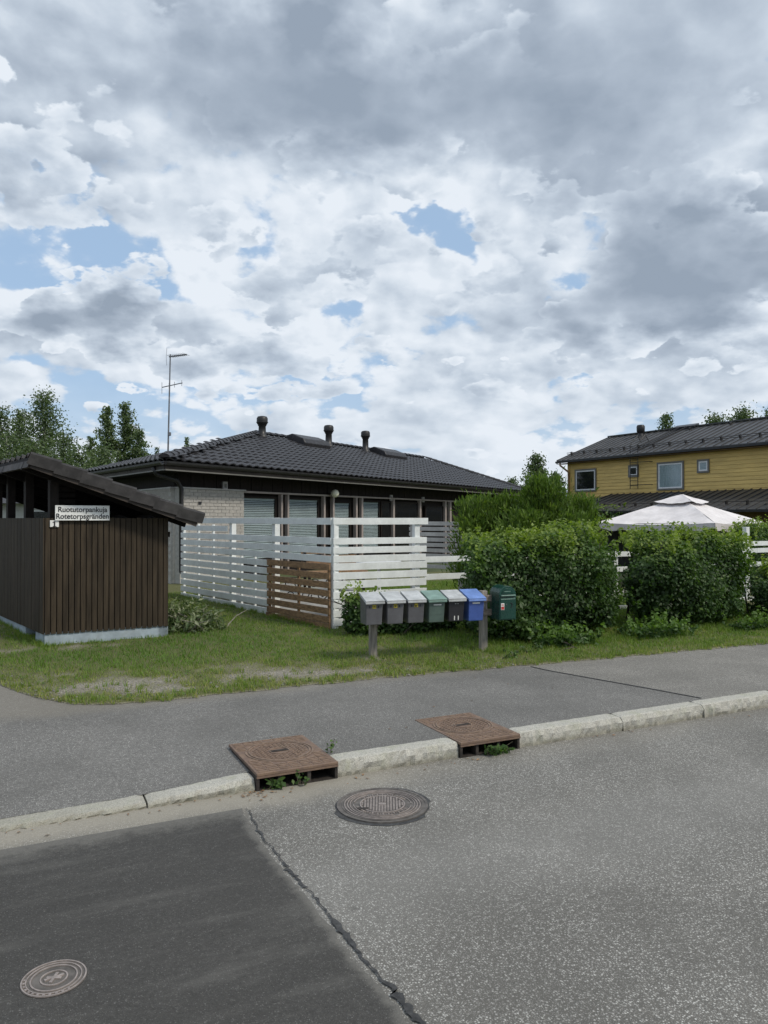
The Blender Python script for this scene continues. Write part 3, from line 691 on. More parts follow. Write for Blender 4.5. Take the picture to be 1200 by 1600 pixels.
def make_hedge(name, s0, s1, d0, d1, z1, n, seed, label, z0=.12, mat='leaf_hedge', size=.062, cat='hedge', ex=4.5, stems=14, shoots=30, shear=0.0):
    t = empty(name, label, cat)
    ps, ns, ts = [], [], []
    ctr = ((s0+s1)/2, (d0+d1)/2, (z0+z1)/2); half = ((s1-s0)/2, (d1-d0)/2, (z1-z0)/2)
    p, nr, o_ = blob_pts(int(n*.68), ctr, half, ex, seed, .16, .13, 4.2); ps.append(p); ns.append(nr); ts.append(o_)
    r_ = np.random.default_rng(seed+5)
    for i in range(26):                            # bulging boughs on the faces and top
        a = r_.uniform(s0+(s1-s0)*.1, s1-(s1-s0)*.1); on_top = r_.random() < .45
        c = (a, d0+(d1-d0)*r_.uniform(.05, .4), z0+r_.uniform(.1, .9)*(z1-z0)) if not on_top else (a, d0+(d1-d0)*r_.uniform(.2, .8), z1-.10)
        q = r_.uniform(.14, .34)*min(1, (z1-z0)/1.2+.1); p, nr, o_ = blob_pts(int(n*.32/26), c, (q*1.2, q, q), 2, seed+i, .35, .2, 4); ps.append(p); ns.append(nr); ts.append(o_)
    for i in range(shoots):                        # loose shoots standing out
        a = r_.uniform(s0, s1); c = np.array([a, r_.uniform(d0, d1), z1-.05]) if r_.random() < .6 else np.array([a, d0+.05, r_.uniform(z0+(z1-z0)*.3, z1)])
        dirn = np.array([r_.normal()*.5, r_.normal()*.4-.1, 1.0 if c[2] > z1-.1 else .4]); dirn /= np.linalg.norm(dirn); L = r_.uniform(.1, .26)
        m_ = 14; u = np.linspace(0, 1, m_)[:, None]; p = c+dirn*u*L+r_.normal(size=(m_, 3))*.022; ps.append(p); ns.append(r_.normal(size=(m_, 3))+[0, 0, .8]); ts.append(np.ones(m_)*1.2)
    P_ = np.concatenate(ps); Nn = np.concatenate(ns); Tt = np.concatenate(ts)
    dc = (d0+d1)/2; P_[:, 0] += shear*(P_[:, 1]-dc)+.14*np.clip((P_[:, 2]-.9)*1.4, 0, 1)*((P_[:, 0]-(s0+s1)/2)/((s1-s0)/2))**3*(shear > 0)
    ok = (P_[:, 2] > .13)
    P_, Nn, Tt = P_[ok], Nn[ok], Tt[ok]
    hgt = (P_[:, 2]-z0)/(z1-z0)
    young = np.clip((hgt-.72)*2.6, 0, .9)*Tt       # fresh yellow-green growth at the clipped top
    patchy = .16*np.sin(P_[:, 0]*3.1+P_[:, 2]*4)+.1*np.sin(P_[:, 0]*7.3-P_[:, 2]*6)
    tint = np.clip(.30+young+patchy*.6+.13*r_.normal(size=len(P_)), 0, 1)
    P_[:, 2] += (.07*np.sin(P_[:, 0]*2.3+seed)+.045*np.sin(P_[:, 0]*6.1+P_[:, 1]*4+seed*2))*np.clip(hgt, 0, 1)*(shear > 0)
    P_[:, 1] -= .10*np.sin(P_[:, 0]*2.9+P_[:, 2]*3+seed)*(shear > 0)
    Wn = vec_world(Nn*.9)+r_.normal(size=(len(P_), 3))*.55+np.array([0, 0, .42])
    Vv, Ff = leaves(to_world(P_), Wn, size, .72, .22, .4, r_)
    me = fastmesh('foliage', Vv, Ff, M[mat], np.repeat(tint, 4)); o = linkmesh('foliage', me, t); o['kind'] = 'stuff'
    br = MB(); q = random.Random(seed)
    for i in range(stems):
        a = s0+.1+(s1-s0-.2)*(i+.5)/stems; dm = (d0+d1)/2+q.uniform(-.25, .25)
        p0 = K(a, dm, gsd(a, dm)-.03); p1 = K(a+q.uniform(-.2, .2), dm+q.uniform(-.3, .3), z0+(z1-z0)*.55); p2 = K(a+q.uniform(-.35, .35), dm+q.uniform(-.45, .45), z1-.12)
        br.tube([p0, p1, p2], [.022, .014, .005], 5)
        for k in range(3): u = q.uniform(.3, .9); pp = p1.lerp(p2, u); br.tube([pp, pp+Vector((q.uniform(-.3, .3), q.uniform(-.4, .2), q.uniform(0, .25)))], [.008, .003], 4)
    br.build('stems', M['bark'], t)['kind'] = 'stuff'
    return t

# ------------------------------------------------------------------ grass
def make_grass():
    n = 230000; r_ = np.random.default_rng(11)
    u = r_.random(n); s = -5.2+15.5*u; d = 2.0+r_.random(n)**1.25*9.5
    e = np.array([lawn_edge(x) for x in np.linspace(-5.2, 10.4, 1200)]); ee = np.interp(s, np.linspace(-5.2, 10.4, 1200), e)
    dry = dryness(s, d)+.13*r_.normal(size=n)
    ragged = .05*np.sin(s*23)+.04*np.sin(s*51)+.03*r_.normal(size=n)
    keep = (d > ee+ragged*.6) & (r_.random(n) > np.clip((dry-.30)*1.5, 0, .9))
    # clear the shed footprint
    s, d, dry, ee = s[keep], d[keep], dry[keep], ee[keep]; n = len(s)
    X = O.x+U.x*s+N.x*d; Y = O.y+U.y*s+N.y*d
    z = np.where(d < 2.45, .112, .112+.0185*(d-2.45))+.006
    clump = .5+.5*np.sin(s*11+3*np.sin(d*7))*np.sin(d*13+s*3)
    h = (.022+.022*clump+.02*r_.random(n))*np.clip(1.15-dry*.7, .35, 1.2)
    longg = np.clip(1-(d-ee)/.12, 0, 1)*(r_.random(n) < .5); h *= 1+.5*longg
    h *= np.where((s > 2.6) & (d > 3.0), 1.5, 1.0)
    a = r_.uniform(0, 2*np.pi, n); lean = r_.uniform(.2, 1.1, n)*h
    w = r_.uniform(.003, .0065, n)
    p = np.stack([X, Y, z], 1); side = np.stack([np.cos(a+1.57), np.sin(a+1.57), 0*a], 1)*w[:, None]
    tip = p+np.stack([np.cos(a)*lean, np.sin(a)*lean, h], 1)
    Vv = np.stack([p-side, p+side, tip], 1).reshape(-1, 3); Ff = np.arange(n*3).reshape(-1, 3)
    green = np.exp(-((s+.9)/2.2)**2-((d-5.6)/1.6)**2)
    tint = np.clip(.36-.40*green+.62*np.clip(dry, -.1, 1)+.13*r_.normal(size=n)+.22*longg-.10*(s > 2.5), 0, 1)
    me = fastmesh('grass', Vv, Ff, M['grass'], np.repeat(tint, 3)); o = linkmesh('grass', me); tag(o, kind='stuff', label='short patchy lawn grass between the pavement and the fences', cat='grass')
    P2 = []; q = random.Random(9)
    def tuft_line(a, c, m_, sp_):
        for i in range(m_):
            u_ = q.random(); x = a.x+(c.x-a.x)*u_+q.gauss(0, sp_); y = a.y+(c.y-a.y)*u_+q.gauss(0, sp_)
            s_, d_ = sd_of(x, y)
            if d_ < lawn_edge(s_) or (math.sin(u_*37)+math.sin(u_*91+1)) < -.3: continue
            for k in range(11): P2.append((x+q.gauss(0, .012), y+q.gauss(0, .012), gz(x, y)))
    Ah, Bh = G(70, 1013), G(263, 998); tuft_line(Ah, Bh, 26, .02); tuft_line(Vector((-4.1, 15.8, 0)), Vector((-.9, 11.7, 0)), 330, .05); tuft_line(Ah, Ah+Vector((-2.4, 3, 0)), 160, .03)
    for pb in (G(585, 1031), G(757, 1020)): tuft_line(pb+Vector((-.06, -.02, 0)), pb+Vector((.08, .03, 0)), 16, .04)
    for i in range(420):
        s_ = q.uniform(-2.6, 9); d_ = lawn_edge(s_)+abs(q.gauss(0, .5)); pt = K(s_, d_); tuft_line(pt, pt, 1, .0)
    P2 = np.array(P2); m_ = len(P2); a = r_.uniform(0, 6.28, m_); h = r_.uniform(.04, .105, m_); ln_ = h*r_.uniform(.2, .9, m_); sd2 = np.stack([np.cos(a+1.57), np.sin(a+1.57), 0*a], 1)*.0045
    tp = P2+np.stack([np.cos(a)*ln_, np.sin(a)*ln_, h], 1); Vv = np.stack([P2-sd2, P2+sd2, tp], 1).reshape(-1, 3)
    tag(linkmesh('grass_tufts', fastmesh('grass_tufts', Vv, np.arange(m_*3).reshape(-1, 3), M['grass'], np.repeat(np.clip(r_.normal(.35, .22, m_), 0, 1), 3))), 'longer grass tufts left by the mower along walls, posts and fences', 'grass', kind='stuff')
    # broad weeds and clover leaves dotted through the lawn
    n = 9000; s = -4.5+14*r_.random(n); d = 2.3+5*r_.random(n)**1.2; ee = np.interp(s, np.linspace(-5.2, 10.4, 1200), e)
    k = (d > ee+.03) & (dryness(s, d) < .45) & ((np.sin(s*9+d*4)+np.sin(d*11-s*3)) > .1); s, d = s[k], d[k]; n = len(s)
    P_ = np.stack([s, d, np.where(d < 2.45, .112, .112+.0185*(d-2.45))+.03+.015*r_.random(n)], 1)
    Vv, Ff = leaves(to_world(P_), r_.normal(size=(n, 3))*.35+[0, 0, 1], .032, .7, .1, 0, r_)
    me = fastmesh('clover', Vv, Ff, M['leaf_low'], np.repeat(np.clip(.6+.25*r_.normal(size=n), 0, 1), 4)); o = linkmesh('clover', me); tag(o, kind='stuff', label='low clover and broad weeds dotted through the lawn', cat='weeds')
    # small stones and dead leaves lying on lawn and pavement edge
    mb = MB(); q = random.Random(3)
    for i in range(650):
        s = q.uniform(-3.4, 3.0); dd = lawn_edge(s)+abs(q.gauss(0, .28)); 
        if q.random() > .25+float(dryness(s, dd)): continue
        c = K(s, dd, gsd(s, dd)+.018); r0 = q.uniform(.003, .010)
        mb.cbox(c, Vector((r0*2, q.uniform(-1, 1)*r0, 0)), Vector((q.uniform(-1, 1)*r0, r0*1.6, 0)), Vector((0, 0, r0)))
    tag(mb.build('gravel', M['paver']), 'small loose stones in the bare worn places of the lawn', 'gravel', kind='stuff')
make_grass()

# ------------------------------------------------------------------ shed with mono-pitch tiled roof
def shed():
    t = empty('shed', 'dark brown boarded shed with tiled lean-to roof and pale plinth at left', 'shed')
    A = G(70, 1010); B = G(263, 995); f = (B-A); f.z = 0; L = f.length; f.normalize()
    sdir = Vector((-.625, .781, 0)).normalized(); fn = Vector((f.y, -f.x, 0)); sn = Vector((-sdir.y, sdir.x, 0)) * 1.0
    if sn.dot(Vector((0, -1, 0))) < 0: sn = -sn
    LS = 5.2; z0 = A.z-.1; zp = .36; zt = 1.905
    w = .14
    mb = MB(); mb.box(Vector((*A.xy, z0)), f*L, sdir*.02+(-fn)*w, UP*(zp-z0)); 
    # side plinth with a gap and a lower slab
    mb.box(Vector((*(A+sdir*.05-sn*.0).xy, z0)), sdir*.40, -sn*w, UP*(zp-z0)); mb.box(Vector((*(A+sdir*1.0).xy, z0)), sdir*(LS-1.0), -sn*w, UP*(zp-z0))
    mb.box(Vector((*(A+sdir*.43+sn*.03).xy, z0)), sdir*.6, -sn*.2, UP*(zp-z0-.17)); mb.box(Vector((*(B+f*0).xy, z0)), sdir*LS, -f*w, UP*(zp-z0))
    mb.build('plinth', M['plinth'], t, bevel=.006)
    nb = 22; bw = L/nb
    for i in range(nb):                            # front boards
        off = .016+random.uniform(0, .004)
        MB().box(A+f*(i*bw+.006)+fn*.0+UP*(zp-A.z-.02+random.uniform(-.004, .004)), f*(bw-.012), fn*off, UP*(zt-zp+.02)).build('board', M['brown_board'], t)
    ns = 26; bs = LS/ns/1.0
    for i in range(ns):
        off = .016+random.uniform(0, .004)
        MB().box(A+sdir*(i*bs+.005)+UP*(zp-A.z-.02), sdir*(bs-.010), sn*off, UP*(zt-zp+.02)).build('board', M['brown_board'], t)
    mb = MB(); mb.box(Vector((*(A-fn*.04).xy, zp)), f*L, fn*.035, UP*(zt-zp-.01)); mb.box(Vector((*(A-sn*.04).xy, zp)), sdir*LS, sn*.035, UP*(zt-zp-.01))
    mb.box(Vector((*B.xy, zp)), sdir*LS, -f*.035, UP*(zt-zp+.05)); C_ = A+sdir*LS
    mb.box(Vector((*C_.xy, zp)), f*L, fn*.03, UP*(zt-zp+.0)); mb.build('inner_wall', M['brown_dark'], t)
    # posts
    for (a, s_) in ((.08, .06), (1.18, .06), (L-.06, .06)):
        top = 2.78-(.60*a) if a < L else 2
        MB().box(Vector((*(A+f*a+sdir*s_).xy, zt-.2)), f*.11, sdir*.11, UP*(top-zt+.0)).build('post', M['brown_dark'], t)
    for s_ in (1.1, 2.2, 3.1, 4.2, 5.0):
        MB().box(Vector((*(A+f*.02+sdir*s_).xy, zt-.2)), f*.11, sdir*.12, UP*(2.8-zt)).build('post', M['brown_dark'], t)
    # slatted screen inside the opening
    for i in range(7):
        MB().box(Vector((*(A+f*.24+sdir*.35).xy, zt-.05+i*.085)), f*.24, sdir*.02, UP*.06).build('slat', M['grey_wood'] if False else M['brown_dark'], t)
    # roof plane: high edge along the left side, sloping down along f
    # verge from pixel (50,708) to (318,805); work out heights over the real footprint
    ovf = .28                                       # overhang toward the road
    Hi = A-f*.18+fn*ovf; Hi = Vector((*Hi.xy, 0)); Lo_len = L+.18+.42
    def zof(px, P_): return EYE+(HZ-px)/F*P_.y
    zh = zof(712, Hi); Lo = Hi+f*Lo_len; zl = zof(808, Lo)
    Hi.z = zh; Lo.z = zl; sl = (Lo-Hi); slen = sl.length; slu = sl.normalized(); nrm = slu.cross(sdir).normalized()
    if nrm.z < 0: nrm = -nrm
    RL = LS+.7
    mb = MB(); mb.box(Hi-nrm*.06, sl, sdir*RL, nrm*.045); r_ = mb.build('roof', M['soffit'], t)
    MB().box(Hi-nrm*.16-slu*.005, sl*.985, -fn*.028, nrm*.145).build('barge_board', M['fascia'], t)
    MB().box(Hi-nrm*.16-slu*.0, slu*.03, sdir*RL, nrm*.125).build('fascia', M['fascia'], t)
    for i in range(5): MB().box(Hi+sdir*(.3+i*1.15)-nrm*.18, sl*.97, sdir*.05, nrm*.115).build('rafter', M['soffit'], t)
    # verge tiles
    nt = 7; step = slen/nt
    for i in range(nt):
        c = Hi+slu*(i*step)+nrm*(-.012)
        k = MB(); lift = nrm*.030
        prof = [(-.03, -.10), (-.034, .03), (.0, .058), (.10, .062), (.20, .03), (.26, .018)]
        vs = []
        for e, up in ((-.03, 0), (step+.02, .030)):
            for q, h in prof: vs.append(c+slu*e+(-fn)*q*1.0+nrm*(h+up))
        nn = len(prof); fs = [(j, j+1, nn+j+1, nn+j) for j in range(nn-1)]
        k.add(vs, fs); k.add([v-nrm*.014 for v in vs], [tuple(reversed(x)) for x in fs])
        k.add([vs[nn+j] for j in range(nn)]+[vs[nn+j]-nrm*.028 for j in range(nn)], [(j, j+1, nn+j+1, nn+j) for j in range(nn-1)])
        k.build('verge_tile', M['shed_tile'], r_, smooth=False)
    # field tiles: columns going back; the high-edge ends read as a wave
    ncol = int((RL-.2)/.30); proto = None
    for j in range(ncol):
        for i in range(nt):
            if proto is None:
                vs = []; prof = [(0, .0), (.04, .045), (.085, .062), (.13, .045), (.17, .005), (.235, -.002), (.30, .0)]
                for e, up in ((-.01, .0), (step+.03, .026)):
                    for q, h in prof: vs.append((e, q, h+up))
                nn = len(prof); fs = [(a, nn+a, nn+a+1, a+1) for a in range(nn-1)]
                vs2 = [(x, y, z-.014) for x, y, z in vs]
                me = MB().add(vs, fs).add(vs2, [tuple(reversed(x)) for x in fs]).add([vs[a] for a in range(nn)]+[vs2[a] for a in range(nn)], [(a, a+1, nn+a+1, nn+a) for a in range(nn-1)]).add([vs[nn+a] for a in range(nn)]+[vs2[nn+a] for a in range(nn)], [(a+1, a, nn+a, nn+a+1) for a in range(nn-1)]).mesh('roof_tile', M['shed_tile'])
                proto = me
            o = bpy.data.objects.new('roof_tile', proto); COL.objects.link(o); o.parent = r_
            X = slu; Yv = sdir; Zv = X.cross(Yv).normalized(); Zv = Zv if Zv.z > 0 else -Zv
            mt = Matrix((X, Yv, Zv)).transposed().to_4x4(); mt.translation = Hi+slu*(i*step)+sdir*(.21+j*.30)+nrm*.0
            o.matrix_world = mt
    # street sign: a white two-line board fixed above the wall
    sg = empty('street_sign', 'white two-line street name board on the shed above its boarded wall', 'sign')
    p0 = A+f*.15+fn*.05; 
    def sp(px, py):                                 # point on the sign plane for a pixel
        r_ = Vector(((px-600)/F, 1, -(py-HZ)/F)); o_ = Vector((0, 0, EYE)); tt = (p0-o_).dot(fn)/r_.dot(fn); return o_+r_*tt
    a = sp(86, 789.5); c = sp(171, 811); wd = (c-a).dot(f); top = 1.9+(.018)*1.0
    zt_ = a.z; hb = .205
    pl = MB().box(Vector((*a.xy, zt_-hb)), f*wd, fn*.012, UP*hb).build('sign_plate', M['sign_white'], sg, bevel=.003)
    def text(body, size, origin, width, parent, bold=.012, align='CENTER'):
        cu = bpy.data.curves.new('txt', 'FONT'); cu.body = body; cu.size = size; cu.align_x = align; cu.offset = bold*size; cu.extrude = .0015
        to = bpy.data.objects.new('txt', cu); COL.objects.link(to)
        dg = bpy.context.evaluated_depsgraph_get(); me = bpy.data.meshes.new_from_object(to.evaluated_get(dg)); bpy.data.objects.remove(to)
        xs = [v.co.x for v in me.vertices]; k = width/(max(xs)-min(xs)) if width else 1
        for v in me.vertices: v.co.x *= k
        me.materials.clear(); me.materials.append(M['ink'])
        o = bpy.data.objects.new('lettering', me); COL.objects.link(o); o.parent = parent
        mt = Matrix((f, UP, fn)).transposed().to_4x4(); mt.translation = origin; o.matrix_world = mt; return o
    mid = Vector((*a.xy, zt_))+f*wd/2+fn*.0145
    text('Ruotutorpankuja', .100, mid-UP*.088, wd*.90, sg, .014); text('Rotetorpsgränden', .100, mid-UP*.180, wd*.965, sg, .014)
    MB().box(Vector((*(a+f*.02-fn*.05).xy, zt-.02)), f*(wd-.04), fn*.045, UP*.06).build('batten', M['brown_dark'], sg)
    nb_ = empty('house_number_plate', 'small white plate with a black 1 at the shed corner', 'number plate')
    p0 = A+fn*.03; a = sp(78, 813); c = sp(92, 823.5); 
    MB().box(Vector((*a.xy, c.z)), f*(c-a).dot(f), fn*.01, UP*(a.z-c.z)).build('number_plate', M['sign_white'], nb_, bevel=.004)
    cc = (a+c)/2+fn*.0105
    MB().box(cc-f*.008-UP*.032, f*.018, fn*.002, UP*.064).build('numeral_stroke', M['ink'], nb_)
    MB().box(cc-f*.022+UP*.014, f*.0139, fn*.002, UP*.012).build('numeral_stroke', M['ink'], nb_)
    MB().box(cc-f*.022-UP*.043, f*.046, fn*.002, UP*.0108).build('numeral_stroke', M['ink'], nb_)
shed()

# heap of cut branches
def heap():
    r_ = np.random.default_rng(5); c = G(296, 985); n = 2600
    t = empty('cut_branches', 'heap of wilting cut branches lying on grass beside the shed', 'branches')
    p, nr, o_ = blob_pts(n, (0, 0, .1), (.62, .5, .40), 1.5, 3, .35, .3, 5); p = p+np.array(c); p = p[p[:, 2] > c.z-.01]
    nr = r_.normal(size=p.shape)+[0, 0, .7]; Vv, Ff = leaves(p, nr, .10, .36, .2, .2, r_)
    linkmesh('leaves', fastmesh('leaves', Vv, Ff, M['leaf_dry'], np.repeat(np.clip(r_.normal(.5, .3, len(p)), 0, 1), 4)), t)['kind'] = 'stuff'
    mb = MB()
    for i in range(20):
        a = random.uniform(0, 6.3); q = c+Vector((random.gauss(0, .2), random.gauss(0, .2), .02)); e = q+Vector((math.cos(a)*.45, math.sin(a)*.35, random.uniform(.05, .38)))
        mb.tube([q, q.lerp(e, .5)+UP*.05, e], [.010, .007, .003], 5)
    mb.build('twigs', M['grey_wood'], t)['kind'] = 'stuff'
heap()

# ------------------------------------------------------------------ fences
FA = Vector((-4.30, 16.0, 0)); FB = Vector((-.79, 11.67, 0)); FU = (FB-FA).normalized(); FNr = Vector((FU.y, -FU.x, 0))
if FNr.y > 0: FNr = -FNr
FL_ = (FB-FA).length
def fpx(px):                                        # distance along the slanted fence for a photo column
    r_ = (px-600)/F; return (r_*FA.y-FA.x)/(FU.x-r_*FU.y)
def slat(t, p, u, L, nrm, ztop, h, mat, thick=.022, drop=0.0):
    mb = MB(); p = Vector((*p.xy, ztop-h)); mb.box(p, u*L+UP*drop, nrm*thick, UP*h); return mb.build('slat', mat, t, bevel=.002)
j = lambda k=.004: random.uniform(-k, k)
fen = empty('slatted_fence', 'white slatted fence run slanting back toward the brick wall', 'fence')
for z in (1.905, 1.60, 1.455, 1.318):
    a = fpx(316) if z > 1.7 else fpx(284)
    slat(fen, FA+FU*a, FU, FL_-a-.03, FNr, z+j(), .105, M['white_wood'])
slat(fen, FA+FU*fpx(285), FU, fpx(356)-fpx(285), FNr, 1.757, .105, M['white_wood'])
for i in range(8):
    z = 1.178-i*.140; L = fpx(420)-fpx(284); slat(fen, FA+FU*fpx(284), FU, L+j(.01), FNr, z+j()+(0.03 if False else 0), .108, M['white_wood'])
for px, zt, w in ((286, 1.78, .05), (309, 1.78, .04), (332, 1.78, .04), (360, 1.88, .095), (376, 1.30, .04), (397, 1.30, .04), (427, 1.91, .10), (519, 1.91, .09)):
    p = FA+FU*fpx(px); MB().box(Vector((*(p-FNr*.005-FU*w/2).xy, gz(*p.xy)-.05 if px in (286, 360, 427, 519) else .25)), FU*w, -FNr*w, UP*(zt-(gz(*p.xy)-.05 if px in (286, 360, 427, 519) else .25))).build('post', M['white_wood'], fen, bevel=.004)
fb = empty('brown_fence_panel', 'low brown stained slatted panel at the foot of the white fence corner', 'fence panel')
a = fpx(421); Lb = fpx(519)-a
for i, z in enumerate((1.188, 1.055, .92, .787, .654, .515, .385)):
    slat(fb, FA+FU*a+FNr*.03, FU, Lb, FNr, z+j(), .098, M['stain_wood'])
slat(fb, FA+FU*(a-.03)+FNr*.03, FU, Lb+.03, FNr, .275, .16, M['stain_wood'])
for q in (.02, Lb/2, Lb-.08): MB().box(Vector((*(FA+FU*(a+q)+FNr*.004).xy, .15)), FU*.05, FNr*.025, UP*.95).build('batten', M['stain_wood'], fb)

fr = empty('white_fence_section', 'bright white slatted fence section facing the road behind the mailboxes', 'fence')
LR = 1.64; mn = -N
for z, h in ((1.905, .105), (1.598, .10), (1.453, .10), (1.318, .105), (1.206, .110), (1.06, .108), (.926, .118), (.766, .11), (.625, .11), (.485, .11), (.345, .11)):
    slat(fr, FB+mn*.0+U*.0, U, LR+j(.012)+(0.03 if z > 1.7 else 0), mn, z+j(), h, M['white_wood'], .024)
for q, w in ((.0, .085), (LR-.20, .095)):
    MB().box(Vector((*(FB+U*q-mn*.004).xy, .1)), U*w, -mn*w, UP*1.76).build('post', M['white_wood'], fr, bevel=.004)
# low rail fence running on along the hedge
fl = empty('rail_fence', 'white horizontal rail fence running through the hedge to the right', 'fence')
for z in (1.275, .985, .56, .26):
    for k in range(6):
        s_ = FB+U*(LR+.0+k*2.0)
        q = slat(fl, s_+mn*-.03, U, 2.0-.006, mn, z+j(), .095, M['white_wood'])
for z in (1.62,):
    for k in range(3, 6): slat(fl, FB+U*(LR+k*2.0)+mn*-.03, U, 2.0-.006, mn, z-.2, .095, M['white_wood'])
for px in (961, 1168, 1300):
    r_ = (px-600)/F; L = (r_*FB.y-FB.x)/(U.x-r_*U.y); MB().box(Vector((*(FB+U*L+N*.03).xy, .1)), U*.10, N*.10, UP*(1.18 if px == 961 else 1.62)).build('post', M['white_wood'], fl, bevel=.004)

# older fence between the yards, further back
fo = empty('yard_divider_fence', 'weathered off-white slatted divider between the yards behind the white fence', 'fence')
p0 = atY(640, 815, 17.0); p1 = atY(722, 815, 16.2); u = (p1-p0); u.z = 0; Lz = u.length; u.normalize(); nn = Vector((u.y, -u.x, 0))
for i in range(9): slat(fo, p0, u, Lz, nn, 1.83-i*.118, .085, M['white_old'])
for q in (.02, Lz-.1): MB().box(Vector((*(p0+u*q).xy, .2)), u*.08, -nn*.08, UP*1.6).build('post', M['white_old'], fo)

# ------------------------------------------------------------------ patio behind the fence
pat = MB(); pp = [FA+FU*.3-FNr*.15, FB+N*.25-FNr*.1, FB+U*1.6+N*.3, FB+U*2.5+N*5, FA+Vector((3.2, 4.2, 0))]
pat.prism([Vector((*p.xy, .30)) for p in pp], (0, 0, .035)).build('patio', M['paver']); tag(bpy.data.objects['patio'], kind='structure')
sc = empty('iron_trellis', 'low black wrought iron scroll border seen through the brown panel', 'border fence')
base = Vector((-1.95, 14.6, .30)); du = Vector((.95, .1, 0)).normalized()
for k in range(5):
    for mz, fl2 in ((.34, 1), (.12, -1)):
        c = base+du*(k*.30+.15*(mz < .2))+UP*mz; pts = []
        for i in range(22):
            a = i/21*math.pi*2.6; rr_ = .10-.066*i/21; pts.append(c+du*math.cos(a)*rr_+UP*math.sin(a)*rr_*fl2)
        MB().tube(pts, .012, 5).build('scroll', M['dark_metal'], sc)
for z in (.0, .46): MB().bar(base+UP*z-du*.1, base+UP*z+du*1.55, .014, .014).build('rail', M['dark_metal'], sc)
bn = empty('garden_bench', 'brown garden bench standing on the patio behind the fence corner', 'bench')
q0 = Vector((-1.6, 15.6, .335)); bu = Vector((.93, .36, 0)).normalized(); bv = Vector((-bu.y, bu.x, 0))
for i in range(3): MB().box(q0+bv*(i*.13)+UP*.43, bu*1.35, bv*.11, UP*.028).build('seat_slat', M['stain_wood'], bn)
for i in range(3): MB().box(q0+bv*.42+UP*(.55+i*.13), bu*1.35, bv*.025, UP*.10).build('back_slat', M['stain_wood'], bn)
for x in (.05, 1.24):
    for y in (.02, .38): MB().box(q0+bu*x+bv*y, bu*.05, bv*.05, UP*(.43 if y < .1 else .95)).build('leg', M['brown_dark'], bn)
for i in range(3): MB().box(q0+bv*(.39)+UP*(.2), bu*.02, bv*.02, UP*.01)
tb = empty('patio_table', 'pale round garden table on the patio behind the fence', 'table')
MB().lathe((-.1, 15.0, 0), [(0, 1.0), (.45, 1.0), (.46, 1.02), (.45, 1.045), (0, 1.045)], 28).build('table_top', M['frame_white'], tb)
MB().lathe((-.1, 15.0, 0), [(.22, .335), (.20, .37), (.04, .42), (.035, 1.0)], 16).build('leg', M['frame_white'], tb)

